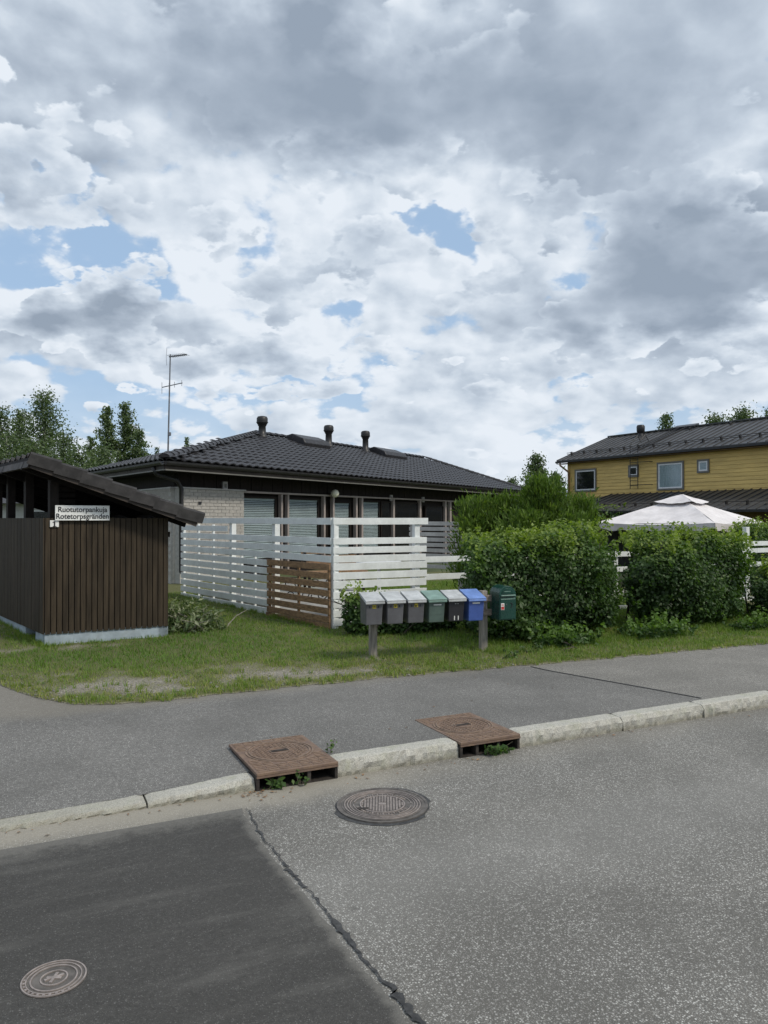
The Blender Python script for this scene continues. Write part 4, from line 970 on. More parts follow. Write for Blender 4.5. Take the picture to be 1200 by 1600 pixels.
# ------------------------------------------------------------------ mailboxes
def mailboxes():
    b1 = G(585, 1030); b2 = G(757.5, 1019); u = (b2-b1); u.z = 0; Lp = u.length; u.normalize(); f = Vector((u.y, -u.x, 0))
    st = empty('mailbox_stand', 'weathered wooden two-post stand carrying the row of mailboxes', 'stand')
    for p, h in ((b1, .86), (b2, .89)):
        MB().box(Vector((*(p-u*.05+f*.0).xy, .05)), u*.09, -f*.085, UP*h).build('post', M['grey_wood'], st, bevel=.006)
    for z in (.80, .615):
        MB().box(Vector((*(b1-u*.16+f*.028).xy, z)), u*(Lp+.28), -f*.027, UP*.085).build('rail', M['rail_wood'], st, bevel=.004)
    fz = b1+f*.03
    def bx(x0, wd, zb, zf, zk, dep, body, lid, label, kind='grey', sticker=None):
        t = empty('mailbox', label, 'mailbox', 'mailboxes in a row on the wooden stand')
        o_ = Vector((*(fz+u*x0).xy, zb)); bw = wd-.030; x = u*.015; t1 = .016
        # tapered body, narrower at the foot
        a = o_+x+u*.006; body_v = [a, a+u*(bw-.012), a+u*(bw-.012)+f*(dep-.045), a+f*(dep-.045), o_+x+UP*(zk-zb-.02), o_+x+u*bw+UP*(zk-zb-.02), o_+x+u*bw+f*(dep-.02)+UP*(zf-zb-.012), o_+x+f*(dep-.02)+UP*(zf-zb-.012)]
        bo = MB().hexa(body_v).build('body', body, t, bevel=.008)
        # lid: sloping plate with a downturned front lip and rims
        A_ = o_+UP*(zk-zb); B_ = o_+f*(dep+.012)+UP*(zf-zb); th = (B_-A_).normalized().cross(u).normalized()*-.014
        if th.z < 0: th = -th
        lm = MB().box(A_, u*wd, B_-A_, th)
        lm.box(B_-f*.010, u*wd, f*.012, UP*-.026)
        for q in (0, wd-.008): lm.box(A_+u*q, u*.008, B_-A_, UP*-.02)
        l = lm.build('lid', lid, t, bevel=.005)
        fc = a+f*(dep-.045); fd = (body_v[7]-body_v[3]).normalized(); fn = u.cross(fd).normalized(); fn = fn if fn.dot(f) > 0 else -fn
        ht = (body_v[7]-body_v[3]).length; wm = bw-.012
        def on(xf, hf, w_, h_, dd=.003): return MB().box(fc+u*(wm*xf)+fd*(ht*hf), u*w_, fd*h_, fn*dd)
        if kind == 'grey':
            for xf in (.19, .74): on(xf, .76, .012, .026, .004).build('latch_slot', M['ink'], t)
            k = on(.40, .74, .046, .046).build('sticker', M['paper_yellow'], t)
            q = sticker
            if q == 'A':
                on(.46, .76, .006, .026, .0042).build('print_mark', M['ink'], t); on(.535, .76, .006, .026, .0042).build('print_mark', M['ink'], t); on(.47, .845, .018, .005, .0043).build('print_mark', M['ink'], t)
            elif q == 'P':
                on(.455, .755, .005, .030, .0042).build('print_mark', M['ink'], t); on(.49, .80, .016, .014, .0042).build('print_mark', M['ink'], t)
            else:
                on(.44, .755, .020, .020, .0042).build('print_mark', M['ink'], t)
        elif kind == 'green':
            on(.30, .80, .105, .014, .004).build('name_strip', M['paper_white'], t)
            on(.10, .36, wm*.8, .004, .002).build('ridge', body, t)
        elif kind == 'black':
            for xf in (.40, .56): on(xf, .82, .02, .008, .004).build('latch_slot', M['lid_grey_lit'], t)
            on(.14, .72, wm*.72, .004, .003).build('ridge', body, t)
            for xf in (.36, .62): on(xf, .06, .012, .055, .003).build('bird_dropping', M['paper_white'], t)
        elif kind == 'blue':
            on(.24, .82, .105, .018, .004).build('name_strip', M['paper_white'], t)
        return t
    p = .2745; x0 = -.215; g, lg = M['box_grey'], M['lid_grey_lit']
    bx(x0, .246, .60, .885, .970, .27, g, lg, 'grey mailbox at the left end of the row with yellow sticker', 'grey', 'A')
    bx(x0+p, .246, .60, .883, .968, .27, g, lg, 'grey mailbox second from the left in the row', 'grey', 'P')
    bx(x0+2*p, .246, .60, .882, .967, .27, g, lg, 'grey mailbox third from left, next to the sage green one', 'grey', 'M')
    bx(x0+3*p, .246, .595, .878, .965, .28, M['box_green'], M['lid_green_lit'], 'sage green mailbox with sloping lid in the middle of the row', 'green')
    bx(x0+4*p, .246, .595, .877, .963, .27, M['box_black'], lg, 'black mailbox with sloping lid beside the blue one', 'black')
    bx(x0+5*p, .246, .59, .872, .965, .28, M['box_blue'], M['lid_blue_lit'], 'bright blue mailbox near the right post', 'blue')
    # dark green rounded box on the end of the rail
    t = empty('mailbox', 'dark green round-topped mailbox at the right end of the row', 'mailbox', 'mailboxes in a row on the wooden stand')
    o_ = Vector((*(b1+u*(Lp+.085)+f*.12).xy, .575)); wd = .245; dp = .27; h0 = .33; ra = wd/2
    def prof(k, w0=0.0): return [u*(w0), ]+[u*(ra-math.cos(a)*(ra-w0))+UP*(k+math.sin(a)*(.115-w0)) for a in [math.pi*i/12 for i in range(13)]]+[u*(wd-w0)]
    MB().prism([o_+v-f*(dp-.27)-f*.15 for v in prof(h0)], f*dp).build('body', M['pine_green'], t, bevel=.006)
    fc = o_-f*.15+f*dp
    MB().box(fc+u*.012+UP*.015, u*(wd-.024), f*.008, UP*.275).build('door', M['pine_green'], t, bevel=.004)
    MB().box(fc+u*.02+UP*.315, u*(wd-.035), f*.03, UP*.014).build('mail_flap', M['lid_green_lit'], t, bevel=.003)
    MB().box(fc+u*.02+UP*.270, u*(wd-.035), f*.012, UP*.010).build('flap_edge', M['lid_green_lit'], t)
    MB().prism([fc+u*.035+UP*.345]+[fc+u*(ra-math.cos(a)*(ra-.035))+UP*(.345+math.sin(a)*.07) for a in [math.pi*i/8 for i in range(9)]]+[fc+u*(wd-.035)+UP*.345], f*.01).build('horn_emblem_plate', M['pine_green'], t, bevel=.003)
    MB().box(fc+u*.07+UP*.37, u*.09, f*.012, UP*.008).build('emblem', M['lid_green_lit'], t)
    MB().box(fc+u*.02+UP*.135, u*.048, f*.011, UP*.088).build('sticker', M['paper_white'], t)
    MB().box(fc+u*.024+UP*.140, u*.04, f*.0125, UP*.04).build('sticker_print', M['paper_red'], t)
    MB().box(fc+u*.028+UP*.195, u*.03, f*.0125, UP*.012).build('sticker_print', M['paper_red'], t)
    MB().lathe(fc+u*.10+UP*.205+f*.006, [(.001, .006), (.008, .006), (.008, 0)], 12, f).build('key_hole', M['grey_metal'], t)
    hp = [fc+u*(.165+.018*math.sin(a))+UP*(.195+.028*math.cos(a))+f*.012 for a in [math.pi*i/8-.3 for i in range(10)]]
    MB().tube(hp, .0045, 6).build('handle', M['ink'], t)
mailboxes()

# ------------------------------------------------------------------ long dark house with tiled hip roof
def tile_mesh(name, wd, ln, mat):
    prof = [(0, 0), (.06, .030), (.13, .040), (.20, .018), (.26, .0), (.33, .0)]
    prof = [(x*wd/.30, z) for x, z in prof if x <= .305] + [(wd+.004, .004)]
    vs = []; 
    for e, up in ((-.03, .030), (ln+.02, .0)):
        for q, h in prof: vs.append((q, e, h+up))
    nn = len(prof); fs = [(a, a+1, nn+a+1, nn+a) for a in range(nn-1)]
    lip = [vs[a] for a in range(nn)]+[(vs[a][0], vs[a][1], vs[a][2]-.032) for a in range(nn)]
    return MB().add(vs, fs).add(lip, [(a+1, a, nn+a, nn+a+1) for a in range(nn-1)]).mesh(name, mat)
def house():
    t = empty('row_house', 'long dark brown single-storey house with black tiled hip roof', 'house')
    w = Vector((.51, .86, 0)).normalized(); v = Vector((-.6076, .794, 0)).normalized(); inn = Vector((-w.y, w.x, 0))
    C0 = Vector((-4.94, 17.0, 3.22)); LW = 24.0; bw = 10.0
    rise = 1.66; hb = 5*abs(v.dot(inn))
    Rg = C0+w*6.75+v*5+UP*rise; Re = Rg+w*13.0
    C1 = C0+w*LW; C2 = C1+v*bw; C3 = C0+v*bw
    roof = MB().add([C0-UP*.02, C1-UP*.02, Re-UP*.03, Rg-UP*.03, C3-UP*.02, C2-UP*.02], [(0, 1, 2, 3), (4, 0, 3), (5, 4, 3, 2), (1, 5, 2)]).build('roof', M['tile'], t)
    sl = (inn*hb+UP*rise); slen = sl.length; slu = sl.normalized(); nrm = w.cross(slu).normalized()
    rows = 14; gl = slen/rows; tw = .30
    tme = tile_mesh('roof_tile', tw, gl, M['tile'])
    mt0 = Matrix((w, slu, nrm)).transposed().to_4x4(); cand = []
    aR = (Rg-C0).dot(w); aE = (Re-C0).dot(w)
    for i in range(rows):
        fr_ = i/rows; lo = aR*fr_; hi = LW-(LW-aE)*fr_
        for jx in range(int(LW/tw)):
            a = jx*tw
            if a+tw*.5 > lo+.02 and a+tw < hi+.1: cand.append((C0+w*a+slu*(i*gl)+nrm*.005))
    cand.sort(key=lambda p: p.length)
    for p in cand[:300]:
        o = bpy.data.objects.new('roof_tile', tme); COL.objects.link(o); o.parent = roof; m_ = mt0.copy(); m_.translation = p; o.matrix_world = m_
    base_v = np.array([tuple(x.co) for x in tme.vertices]); base_f = np.array([tuple(pp.vertices) for pp in tme.polygons])
    def joined(pts, mtx, nm):
        rot = np.array(mtx.to_3x3()); vv = base_v@rot.T; k = len(base_v)
        Vv = np.concatenate([vv+np.array(p) for p in pts]); Ff = np.concatenate([base_f+k*i for i in range(len(pts))])
        o = linkmesh(nm, fastmesh(nm, Vv, Ff, M['tile']), t); o['kind'] = 'stuff'; return o
    joined(cand[300:], mt0, 'far_roof_tiles')
    # left hip face
    inl = Vector((v.y, -v.x, 0)); hl = (Rg-C0).dot(inl); sl2 = inl*hl+UP*rise; s2 = sl2.length; su2 = sl2.normalized(); xv = -v; n2 = xv.cross(su2).normalized()
    m2 = Matrix((xv, su2, n2)).transposed().to_4x4(); pts = []; aR2 = (Rg-C0).dot(v)
    for i in range(int(s2/gl)):
        fr_ = i*gl/s2
        for jx in range(int(bw/tw)):
            a = (jx+1)*tw
            if a-tw*.5 > aR2*fr_ and a < bw-(bw-aR2)*fr_: pts.append(C0+v*a+su2*(i*gl)+n2*.005)
    if n2.z > 0: joined(pts, m2, 'side_roof_tiles')
    # hip and ridge tiles
    def caps(A_, B_, n, nm, rad=.115):
        d = (B_-A_)/n; du = d.normalized(); sdv = du.cross(UP).normalized(); up = sdv.cross(du)
        vs = []; m_ = 7
        for e, rr_ in ((-.03, rad*1.16), (d.length+.02, rad*.92)):
            for k in range(m_):
                a = math.pi*k/(m_-1); vs.append((e, math.cos(a)*rr_, math.sin(a)*rr_*.72))
        fs = [(k, k+1, m_+k+1, m_+k) for k in range(m_-1)]; fs.append(tuple(range(m_))[::-1])
        me = MB().add(vs, fs).mesh(nm, M['tile'])
        mt = Matrix((du, sdv, up)).transposed().to_4x4()
        for i in range(n):
            o = bpy.data.objects.new(nm, me); COL.objects.link(o); o.parent = roof; q = mt.copy(); q.translation = A_+d*i+up*.03; o.matrix_world = q
    caps(C0+UP*.03, Rg+UP*.03, 26, 'hip_tile'); caps(Rg+UP*.03, Re+UP*.03, 36, 'ridge_tile'); caps(C1+UP*.02, Re+UP*.03, 20, 'hip_tile')
    # fascia, gutter, soffit
    so = MB().prism([p-UP*.20 for p in (C0, C1, C2, C3)], (0, 0, -.02)).build('soffit', M['soffit'], t)
    for a_, b_, n_ in ((C0, C1, -inn), (C0, C3, None)):
        d = (b_-a_); du = d.normalized(); nn = Vector((du.y, -du.x, 0)); nn = nn if nn.dot(Vector((0, -1, 0))) > 0 else -nn
        MB().box(a_-UP*.205-du*.0, d, nn*.022, UP*.145).build('fascia', M['fascia'], t)
        g = MB(); pr = [(.03, 0), (.028, -.06), (.06, -.09), (.10, -.085), (.125, -.045), (.13, 0), (.12, 0), (.11, -.04), (.06, -.075), (.04, -.05), (.04, 0)]
        g.prism([a_+nn*x+UP*(z-.03)-du*.05 for x, z in pr], d+du*.06); g.build('gutter', M['dark_metal'], t)
        # lighter trim line below
        MB().box(a_-UP*.235, d, nn*.03, UP*.028).build('trim', M['frame_grey'], t)
    # walls
    W0 = Vector((-4.90, 18.16, 0)); zf = .2
    def gpx(px): r_ = (px-600)/F; return (r_*W0.y-W0.x)/(w.x-r_*w.y)
    out = -inn
    wlen = LW-2.0; Wv = v*8.6; g0 = gpx(381)
    body = MB(); zc = 3.0
    body.box(Vector((*(W0+inn*.20+w*(-.0)).xy, zf-.3)), w*wlen, Wv, UP*(zc-zf+.3)); body.build('wall', M['brown_dark'], t)
    # vertical boarding above the windows
    zwt = 2.585
    for i in range(int((wlen)/.45)):
        MB().box(Vector((*(W0+inn*.20+w*(i*.45+.01)).xy, zwt+.06)), w*.43, out*.10, UP*(zc-zwt-.06)).build('cladding_board', M['brown_dark'], t)
    # brick wing wall
    bwz = EYE+(HZ-763)/F*18.2; bl = g0
    br = MB().box(Vector((*(W0+inn*.19).xy, zf-.2)), w*(bl-.004), out*.185, UP*(bwz-zf+.2)).build('brick_wall', M['mortar'], t)
    bh, bln = .083, .285; nrow = int((bwz-.9)/bh); me_c = {}
    for i in range(nrow):
        x = -(bln/2)*(i % 2)
        while x < bl:
            a = max(0.004, x); e = min(bl-.010, x+bln-.012)
            if e-a > .03:
                key = round(e-a, 3)
                if key not in me_c: me_c[key] = MB().box((0, 0, 0), (key, 0, 0), (0, -.014, 0), (0, 0, bh-.012)).mesh('brick', M['brick'])
                o = bpy.data.objects.new('brick', me_c[key]); COL.objects.link(o); o.parent = br
                o.location = Vector((*(W0+w*a+out*0.0).xy, bwz-(i+1)*bh)); o.rotation_euler = (0, 0, math.atan2(w.y, w.x))
            x += bln
    MB().box(Vector((*(W0+inn*.22-w*.04).xy, bwz)), w*(bl+.08), out*.27, UP*.035).build('wall_cap', M['cap'], t)
    MB().box(Vector((*(W0+out*.02+w*gpx(309)*1.0).xy, EYE+(HZ-788)/F*18.5)), w*.10, out*.01, UP*.07).build('air_vent', M['ink'], t)
    # brick side wall, seen past the downpipe
    sw_ = MB(); sn = Vector((v.y, -v.x, 0)); sn = sn if sn.x < 0 else -sn
    sn = -inl
    side = MB().box(Vector((*(W0+inn*.19).xy, zf-.2)), v*7, sn*.10, UP*(bwz-zf+.2)).build('side_wall', M['mortar'], t)
    bb = MB()
    for i in range(26):
        for k in range(22):
            bb.box(Vector((*(W0+inn*.19+sn*.10+v*(k*.285+.006+(.14 if i % 2 else 0))).xy, bwz-(i+1)*bh)), v*.273, sn*.012, UP*(bh-.012))
    bb.build('side_bricks', M['brick'], t)['kind'] = 'stuff'
    MB().box(Vector((*(W0+inn*.15+sn*.14).xy, bwz)), v*7, -sn*.14, UP*.035).build('wall_cap', M['cap'], t)
    # downpipe
    gp = C0+w*.25+out*.08+UP*(-.10)
    dpx = W0+w*-.06+out*.10
    MB().tube([C0+v*.55-UP*.14-inl*.06, C0+v*.5-UP*.30+inl*.0, Vector((*(dpx).xy, 2.80))-w*.15, Vector((*dpx.xy, 2.62)), Vector((*dpx.xy, .62)), Vector((*dpx.xy, .5))+out*.14], .055, 10).build('downpipe', M['dark_metal'], t, smooth=True)
    # head rail along the top of the windows
    hr = MB().box(Vector((*(W0+w*(g0-.0)+inn*.12).xy, zwt)), w*(wlen-g0), out*.115, UP*.05).build('head_rail', M['mullion'], t)
    def mull(px, wpx=2.6):
        a = gpx(px-wpx/2); e = gpx(px+wpx/2); MB().box(Vector((*(W0+w*a+inn*.13).xy, .3)), w*(e-a), out*.11, UP*(zwt-.3)).build('mullion', M['mullion'], t)
    for px in (441.8, 451.6, 508.3, 522.5, 558.5, 567.2, 616.5, 658, 697.5, 705): mull(px)
    def win(pa, pb, ztop=2.50, zbot=.75, blind=True, fw=.05, blind_to=None, nm='window'):
        a = gpx(pa); e = gpx(pb); ww = e-a
        fo_ = MB()
        P0 = Vector((*(W0+w*a+inn*.16).xy, 0))
        fo_.box(P0+UP*zbot, w*fw, out*.07, UP*(ztop-zbot)); fo_.box(P0+w*(ww-fw)+UP*zbot, w*fw, out*.07, UP*(ztop-zbot))
        fo_.box(P0+w*fw+UP*zbot, w*(ww-2*fw), out*.07, UP*fw); fo_.box(P0+w*fw+UP*(ztop-fw), w*(ww-2*fw), out*.07, UP*fw)
        f_ = fo_.build(nm, M['brown_dark'], t)
        MB().box(P0+w*fw+out*.045+UP*(zbot+fw), w*(ww-2*fw), out*.006, UP*(ztop-zbot-2*fw)).build('pane', M['glass'] if blind else M['glass_dark'], f_)
        if blind:
            sb = MB(); z = ztop-fw-.03
            while z > (blind_to or zbot+fw+.02):
                sb.add([P0+w*(fw+.01)+out*.012+UP*z, P0+w*(ww-fw-.01)+out*.012+UP*z, P0+w*(ww-fw-.01)+out*.034+UP*(z-.034), P0+w*(fw+.01)+out*.034+UP*(z-.034)], [(0, 1, 2, 3)]); z -= .048
            sb.build('blind', M['blind'], f_)
            MB().box(P0+w*(fw+.01)+out*.008+UP*(ztop-fw-.03), w*(ww-2*fw-.02), out*.03, UP*.03).build('blind_rail', M['frame_white'], f_)
        else:
            pass
    win(381.5, 436); win(453, 502.5); win(524.5, 551.5, 2.44, .4, nm='door_window'); win(568.5, 597)
    win(599, 614.5, blind=False); win(619, 656.5, blind=False); win(668, 696, 2.40, blind=False)
    # globe lamp, small wall vents
    q = W0+w*gpx(517)+out*.16; lz = EYE+(HZ-771)/F*(q.y)
    lp = MB().lathe(Vector((*q.xy, lz)), [(.001, -.125)]+[(.125*math.sin(math.pi*i/12), -.125*math.cos(math.pi*i/12)) for i in range(1, 12)]+[(.001, .125)], 20).build('globe_lamp', M['lamp'], t, smooth=True)
    MB().box(Vector((*(q+inn*.16).xy, lz-.05)), w*.1, out*.06, UP*.1).build('lamp_arm', M['frame_white'], t)
    for px, py in ((351, 759), (612, 778), (662, 781)):
        q = W0+w*gpx(px)+inn*.10; z = EYE+(HZ-py)/F*q.y
        MB().box(Vector((*q.xy, z-.09)), w*.17, out*.05, UP*.20).build('vent_box', M['cap'], t)
        MB().box(Vector((*(q+w*.04+out*.05).xy, z-.05)), w*.09, out*.006, UP*.10).build('vent_grille', M['frame_grey'], t)
    # vent pipes on the slope close to the ridge
    def on_slope(px, py):                       # where the view ray meets the front slope
        r_ = Vector(((px-600)/F, 1, -(py-HZ)/F)); o_ = Vector((0, 0, EYE)); tt = (C0-o_).dot(nrm)/r_.dot(nrm); return o_+r_*tt
    for px, py, ytop in ((409.5, 688, 650), (513.5, 702, 664), (571, 709, 673)):
        p = Rg+w*((0)) ; r_ = (px-600)/F; q = Rg-inn*.35
        g = (r_*q.y-q.x)/(w.x-r_*w.y); q = q+w*g; q.z -= .35*rise/hb; ztop = EYE+(HZ-ytop)/F*q.y
        h = ztop-q.z; k = .0 
        f_ = MB().lathe(q, [(.001, -.1), (.23, -.1), (.2, .06), (.135, .10), (.125, h-.36), (.15, h-.34), (.15, h-.30), (.175, h-.29), (.195, h-.22), (.195, h-.08), (.16, h-.02), (.08, h), (.001, h)], 18).build('vent_pipe', M['dark_metal'], roof, smooth=True)
        MB().lathe(q, [(.2, h-.24), (.21, h-.235), (.21, h-.215), (.2, h-.21)], 18).build('cowl_rim', M['dark_metal'], t)
    # low roof hoods
    for px0, px1, dd in ((459, 500, .55), (587, 622, .6)):
        q = Rg-inn*dd; r0 = (px0-600)/F; r1 = (px1-600)/F; g0_ = (r0*q.y-q.x)/(w.x-r0*w.y); g1_ = (r1*q.y-q.x)/(w.x-r1*w.y)
        base = q-UP*(dd*rise/hb); L_ = min(1.9, g1_-g0_)
        hd = MB(); a = base+w*g0_
        hd.prism([a-slu*.5+nrm*.02, a-slu*.5+nrm*.16, a-slu*.35+nrm*.28, a+slu*.2+nrm*.30, a+slu*.4+nrm*.18, a+slu*.45+nrm*.02], w*L_).build('roof_hood', M['tile'], roof, bevel=.03)
house()

# antenna
def antenna():
    t = empty('television_antenna', 'tall thin television antenna mast rising above the dark tiled roof', 'antenna')
    Y = 24.0; ft = atY(262, 720, Y); top = atY(265.5, 553, Y)
    MB().tube([ft, top], [.028, .020], 8).build('mast', M['grey_metal'], t)
    c = atY(264.3, 678, Y); MB().lathe(c, [(.03, -.06), (.055, -.05), (.055, .05), (.03, .06)], 10).build('clamp', M['grey_metal'], t)
    a = atY(265, 557, Y); e = atY(291, 553.5, Y-.6); bm = MB(); bm.bar(a-Vector((.02, 0, 0)), e, .03, .04); bm.build('upper_boom', M['grey_metal'], t)
    el = Vector((.30, 1, 0)).normalized()
    for i in range(9):
        p = a.lerp(e, i/8.5+.02); MB().tube([p-el*.20+UP*.01, p+el*.20+UP*.01], .006, 4).build('element', M['grey_metal'], t)
    for k in (-1, 1): MB().tube([a+Vector((-.12, 0, .0)), a+Vector((-.10, 0, k*.28))], .006, 4).build('reflector', M['grey_metal'], t)
    a = atY(252.5, 605, Y); e = atY(284.5, 598, Y-.5); MB().bar(a, e, .02, .025).build('lower_boom', M['grey_metal'], t)
    for f_ in (.0, .35, .62, .97):
        p = a.lerp(e, f_); MB().tube([p-UP*(.20 if f_ == 0 else .09), p+UP*(.16 if f_ == 0 else .09)], .008, 4).build('element', M['grey_metal'], t)
antenna()

# ------------------------------------------------------------------ yellow two-storey house
def yellow():
    t = empty('yellow_house', 'two-storey yellow boarded house with dark seamed metal roof at right', 'house')
    E0 = Vector((10.75, 47.0, 5.48)); u = Vector((7.05, -12.0, 0)).normalized(); bk = Vector((.862, .507, 0)).normalized(); L = 24.0; out = -bk
    dpt = 4.6; rz = 1.72
    roof = MB()
    A = E0; B = E0+u*L; Ar = A+bk*dpt+UP*rz; Br = B+bk*dpt+UP*rz; Ab = A+bk*dpt*2; Bb = B+bk*dpt*2
    roof.add([A, B, Br, Ar, Ab, Bb]+[p-UP*.09 for p in (A, B, Br, Ar, Ab, Bb)], [(0, 1, 2, 3), (3, 2, 5, 4), (6, 9, 8, 7), (9, 10, 11, 8), (0, 6, 7, 1), (0, 3, 9, 6), (3, 4, 10, 9)])
    r_ = roof.build('roof', M['seam'], t)
    sl = (Ar-A); nrm = u.cross(sl.normalized()).normalized(); nrm = nrm if nrm.z > 0 else -nrm
    k = 0
    while k*.46 < L: MB().box(A+u*(k*.46)+nrm*.0, u*.03, sl, nrm*.045).build('standing_seam', M['seam'], r_); k += 1
    MB().bar(Ar+UP*.05, Br+UP*.05, .3, .06).build('ridge_cap', M['seam'], r_)
    MB().box(A-UP*.16+out*.0, u*L, out*.12, UP*.11).build('gutter', M['dark_metal'], t)
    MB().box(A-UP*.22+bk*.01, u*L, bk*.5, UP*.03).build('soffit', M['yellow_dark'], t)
    MB().box(A-UP*.20-u*.03, u*.03, sl, UP*.17).build('barge_board', M['dark_metal'], t)
    # snow guard: two rails on brackets
    for h in (.10, .19): MB().tube([A+sl*.2+nrm*h, B+sl*.2+nrm*h], .018, 5).build('snow_guard', M['dark_metal'], r_)
    for i in range(24): MB().box(A+u*(i*1.05+.3)+sl*.2, u*.05, sl.normalized()*.14, nrm*.22).build('guard_bracket', M['dark_metal'], r_)
    for i in range(5): MB().box(A+u*(6.6+i*2.6)+sl*.86, u*.05, sl.normalized()*.2, nrm*.14).build('roof_bracket', M['dark_metal'], r_)
    W0 = E0+bk*.45+u*.55; W0.z = 0; ztop = 5.52
    MB().box(Vector((*W0.xy, 0)), u*(L-1), bk*8.2, UP*ztop).build('wall_core', M['yellow'], t)
    sd_ = MB(); z = 2.2
    while z < ztop-.02:
        a = Vector((*W0.xy, z)); sd_.hexa([a+out*.030, a+u*(L-1)+out*.030, a+u*(L-1), a, a+UP*.185+out*.008, a+u*(L-1)+UP*.185+out*.008, a+u*(L-1)+UP*.185, a+UP*.185]); z += .195
    sd_.build('siding', M['yellow'], t)['kind'] = 'stuff'
    MB().box(Vector((*(W0-u*.02).xy, 2)), u*.14, out*.05, UP*(ztop-2)).build('corner_board', M['yellow'], t)
    def gpx(px): q = (px-600)/F; return (q*W0.y-W0.x)/(u.x-q*u.y)
    def win(px0, px1, py0, py1, kind):
        a = gpx(px0); e = gpx(px1); pm = W0+u*((a+e)/2); z1 = EYE+(HZ-py0)/F*pm.y; z0 = EYE+(HZ-py1)/F*pm.y; ww = e-a; hh = z1-z0
        P0 = Vector((*(W0+u*a+out*.03).xy, z0)); fm = MB(); b_ = .09
        fm.box(P0-u*b_, u*b_, out*.05, UP*(hh+.0)); fm.box(P0+u*ww, u*b_, out*.05, UP*hh); fm.box(P0-u*b_-UP*b_, u*(ww+2*b_), out*.06, UP*b_); fm.box(P0-u*b_+UP*hh, u*(ww+2*b_), out*.055, UP*b_)
        f_ = fm.build('window', M['frame_grey'], t)
        ifr = MB(); c_ = .075
        ifr.box(P0+out*.0, u*c_, out*.035, UP*hh); ifr.box(P0+u*(ww-c_), u*c_, out*.035, UP*hh); ifr.box(P0+u*c_, u*(ww-2*c_), out*.035, UP*c_); ifr.box(P0+u*c_+UP*(hh-c_), u*(ww-2*c_), out*.035, UP*c_)
        ifr.build('sash', M['frame_white'], f_)
        MB().box(P0+u*c_+out*.016+UP*c_, u*(ww-2*c_), out*.006, UP*(hh-2*c_)).build('pane', M['glass'] if kind else M['glass_dark'], f_)
        if kind:
            cu = MB(); n = 26; vs = []
            for i in range(n+1):
                q = P0+u*(c_+(ww-2*c_)*i/n)+out*(.004+.005*math.sin(i*1.7)); vs += [q+UP*c_, q+UP*(hh-c_)]
            cu.add(vs, [(2*i, 2*i+2, 2*i+3, 2*i+1) for i in range(n)]).build('curtain', M['curtain'], f_)
    win(901, 931, 735, 766, False); win(985, 997, 729, 743, False); win(1030, 1067.5, 724, 763, True); win(1093, 1107, 720.5, 736, True)
    win(1240, 1275, 700, 748, True)
    # downpipe at the corner
    c = E0+u*.35+out*.05-UP*.15; q = Vector((*(W0+u*.12+out*.1).xy, 4.6))
    MB().tube([c, c-UP*.15, Vector((q.x, q.y, 4.75)), q, Vector((q.x, q.y, .1))], .06, 8).build('downpipe', M['stain_wood'], t, smooth=True)
    # lower front roof over the porch
    a0 = gpx(957); Pw = Vector((*(W0+u*a0).xy, 3.30)); Le = L-a0-1; sl2 = out*3.2+UP*-1.0
    lowr = MB().box(Pw+out*.04, u*Le, sl2, UP*-.09).build('porch_roof', M['seam'], t)
    # splayed left edge of the porch roof
    MB().prism([Pw+out*.04, Pw+out*.04+sl2, Pw+out*.04+sl2-u*2.6], (0, 0, -.09)).build('porch_roof_hip', M['seam'], lowr)
    n3 = u.cross(sl2.normalized()).normalized(); n3 = n3 if n3.z > 0 else -n3; k = 0
    while k*.46 < Le: MB().box(Pw+out*.04+u*(k*.46), u*.03, sl2, n3*.045).build('standing_seam', M['seam'], lowr); k += 1
    MB().box(Pw+out*.04+sl2-u*2.6-UP*.12, u*(Le+2.6), out*.1, UP*.1).build('gutter', M['dark_metal'], t)
    MB().tube([Pw+sl2*.78+n3*.15-u*1.6, Pw+sl2*.78+n3*.15+u*Le], .018, 5).build('snow_guard', M['dark_metal'], lowr)
    for i in range(16): MB().box(Pw+sl2*.8+u*(i*1.05-1.4), u*.05, -sl2.normalized()*.14, n3*.2).build('guard_bracket', M['dark_metal'], lowr)
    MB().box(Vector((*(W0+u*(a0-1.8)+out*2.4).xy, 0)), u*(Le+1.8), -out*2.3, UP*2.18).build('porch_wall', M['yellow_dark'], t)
    # wall ladder: two rails, rungs, standoffs and hoops at the eave
    la = gpx(991); lb = gpx(1003)
    for q in (la, lb):
        p = W0+u*q+out*.32; top = 6.9
        MB().tube([Vector((*p.xy, 3.55)), Vector((*p.xy, 6.0)), Vector((*(p+bk*.6).xy, 6.55)), Vector((*(p+bk*.9).xy, 6.2))], .022, 6).build('ladder_rail', M['stain_wood'] if False else M['dark_metal'], t)
    z = 3.7
    while z < 5.6:
        MB().tube([Vector((*(W0+u*la+out*.32).xy, z)), Vector((*(W0+u*lb+out*.32).xy, z))], .014, 5).build('rung', M['dark_metal'], t); z += .3
    for z in (3.75, 5.0): MB().tube([Vector((*(W0+u*la+out*.32).xy, z)), Vector((*(W0+u*(lb+.75)+out*.32).xy, z)), Vector((*(W0+u*(lb+.75)).xy, z))], .02, 5).build('standoff', M['dark_metal'], t)
    rl = MB()
    for q in (la, lb): rl.bar(A+u*(q+.5)+sl*.08+nrm*.12, A+u*(q+.5)+sl*.98+nrm*.12, .04, .04)
    rl.build('roof_ladder', M['dark_metal'], r_)
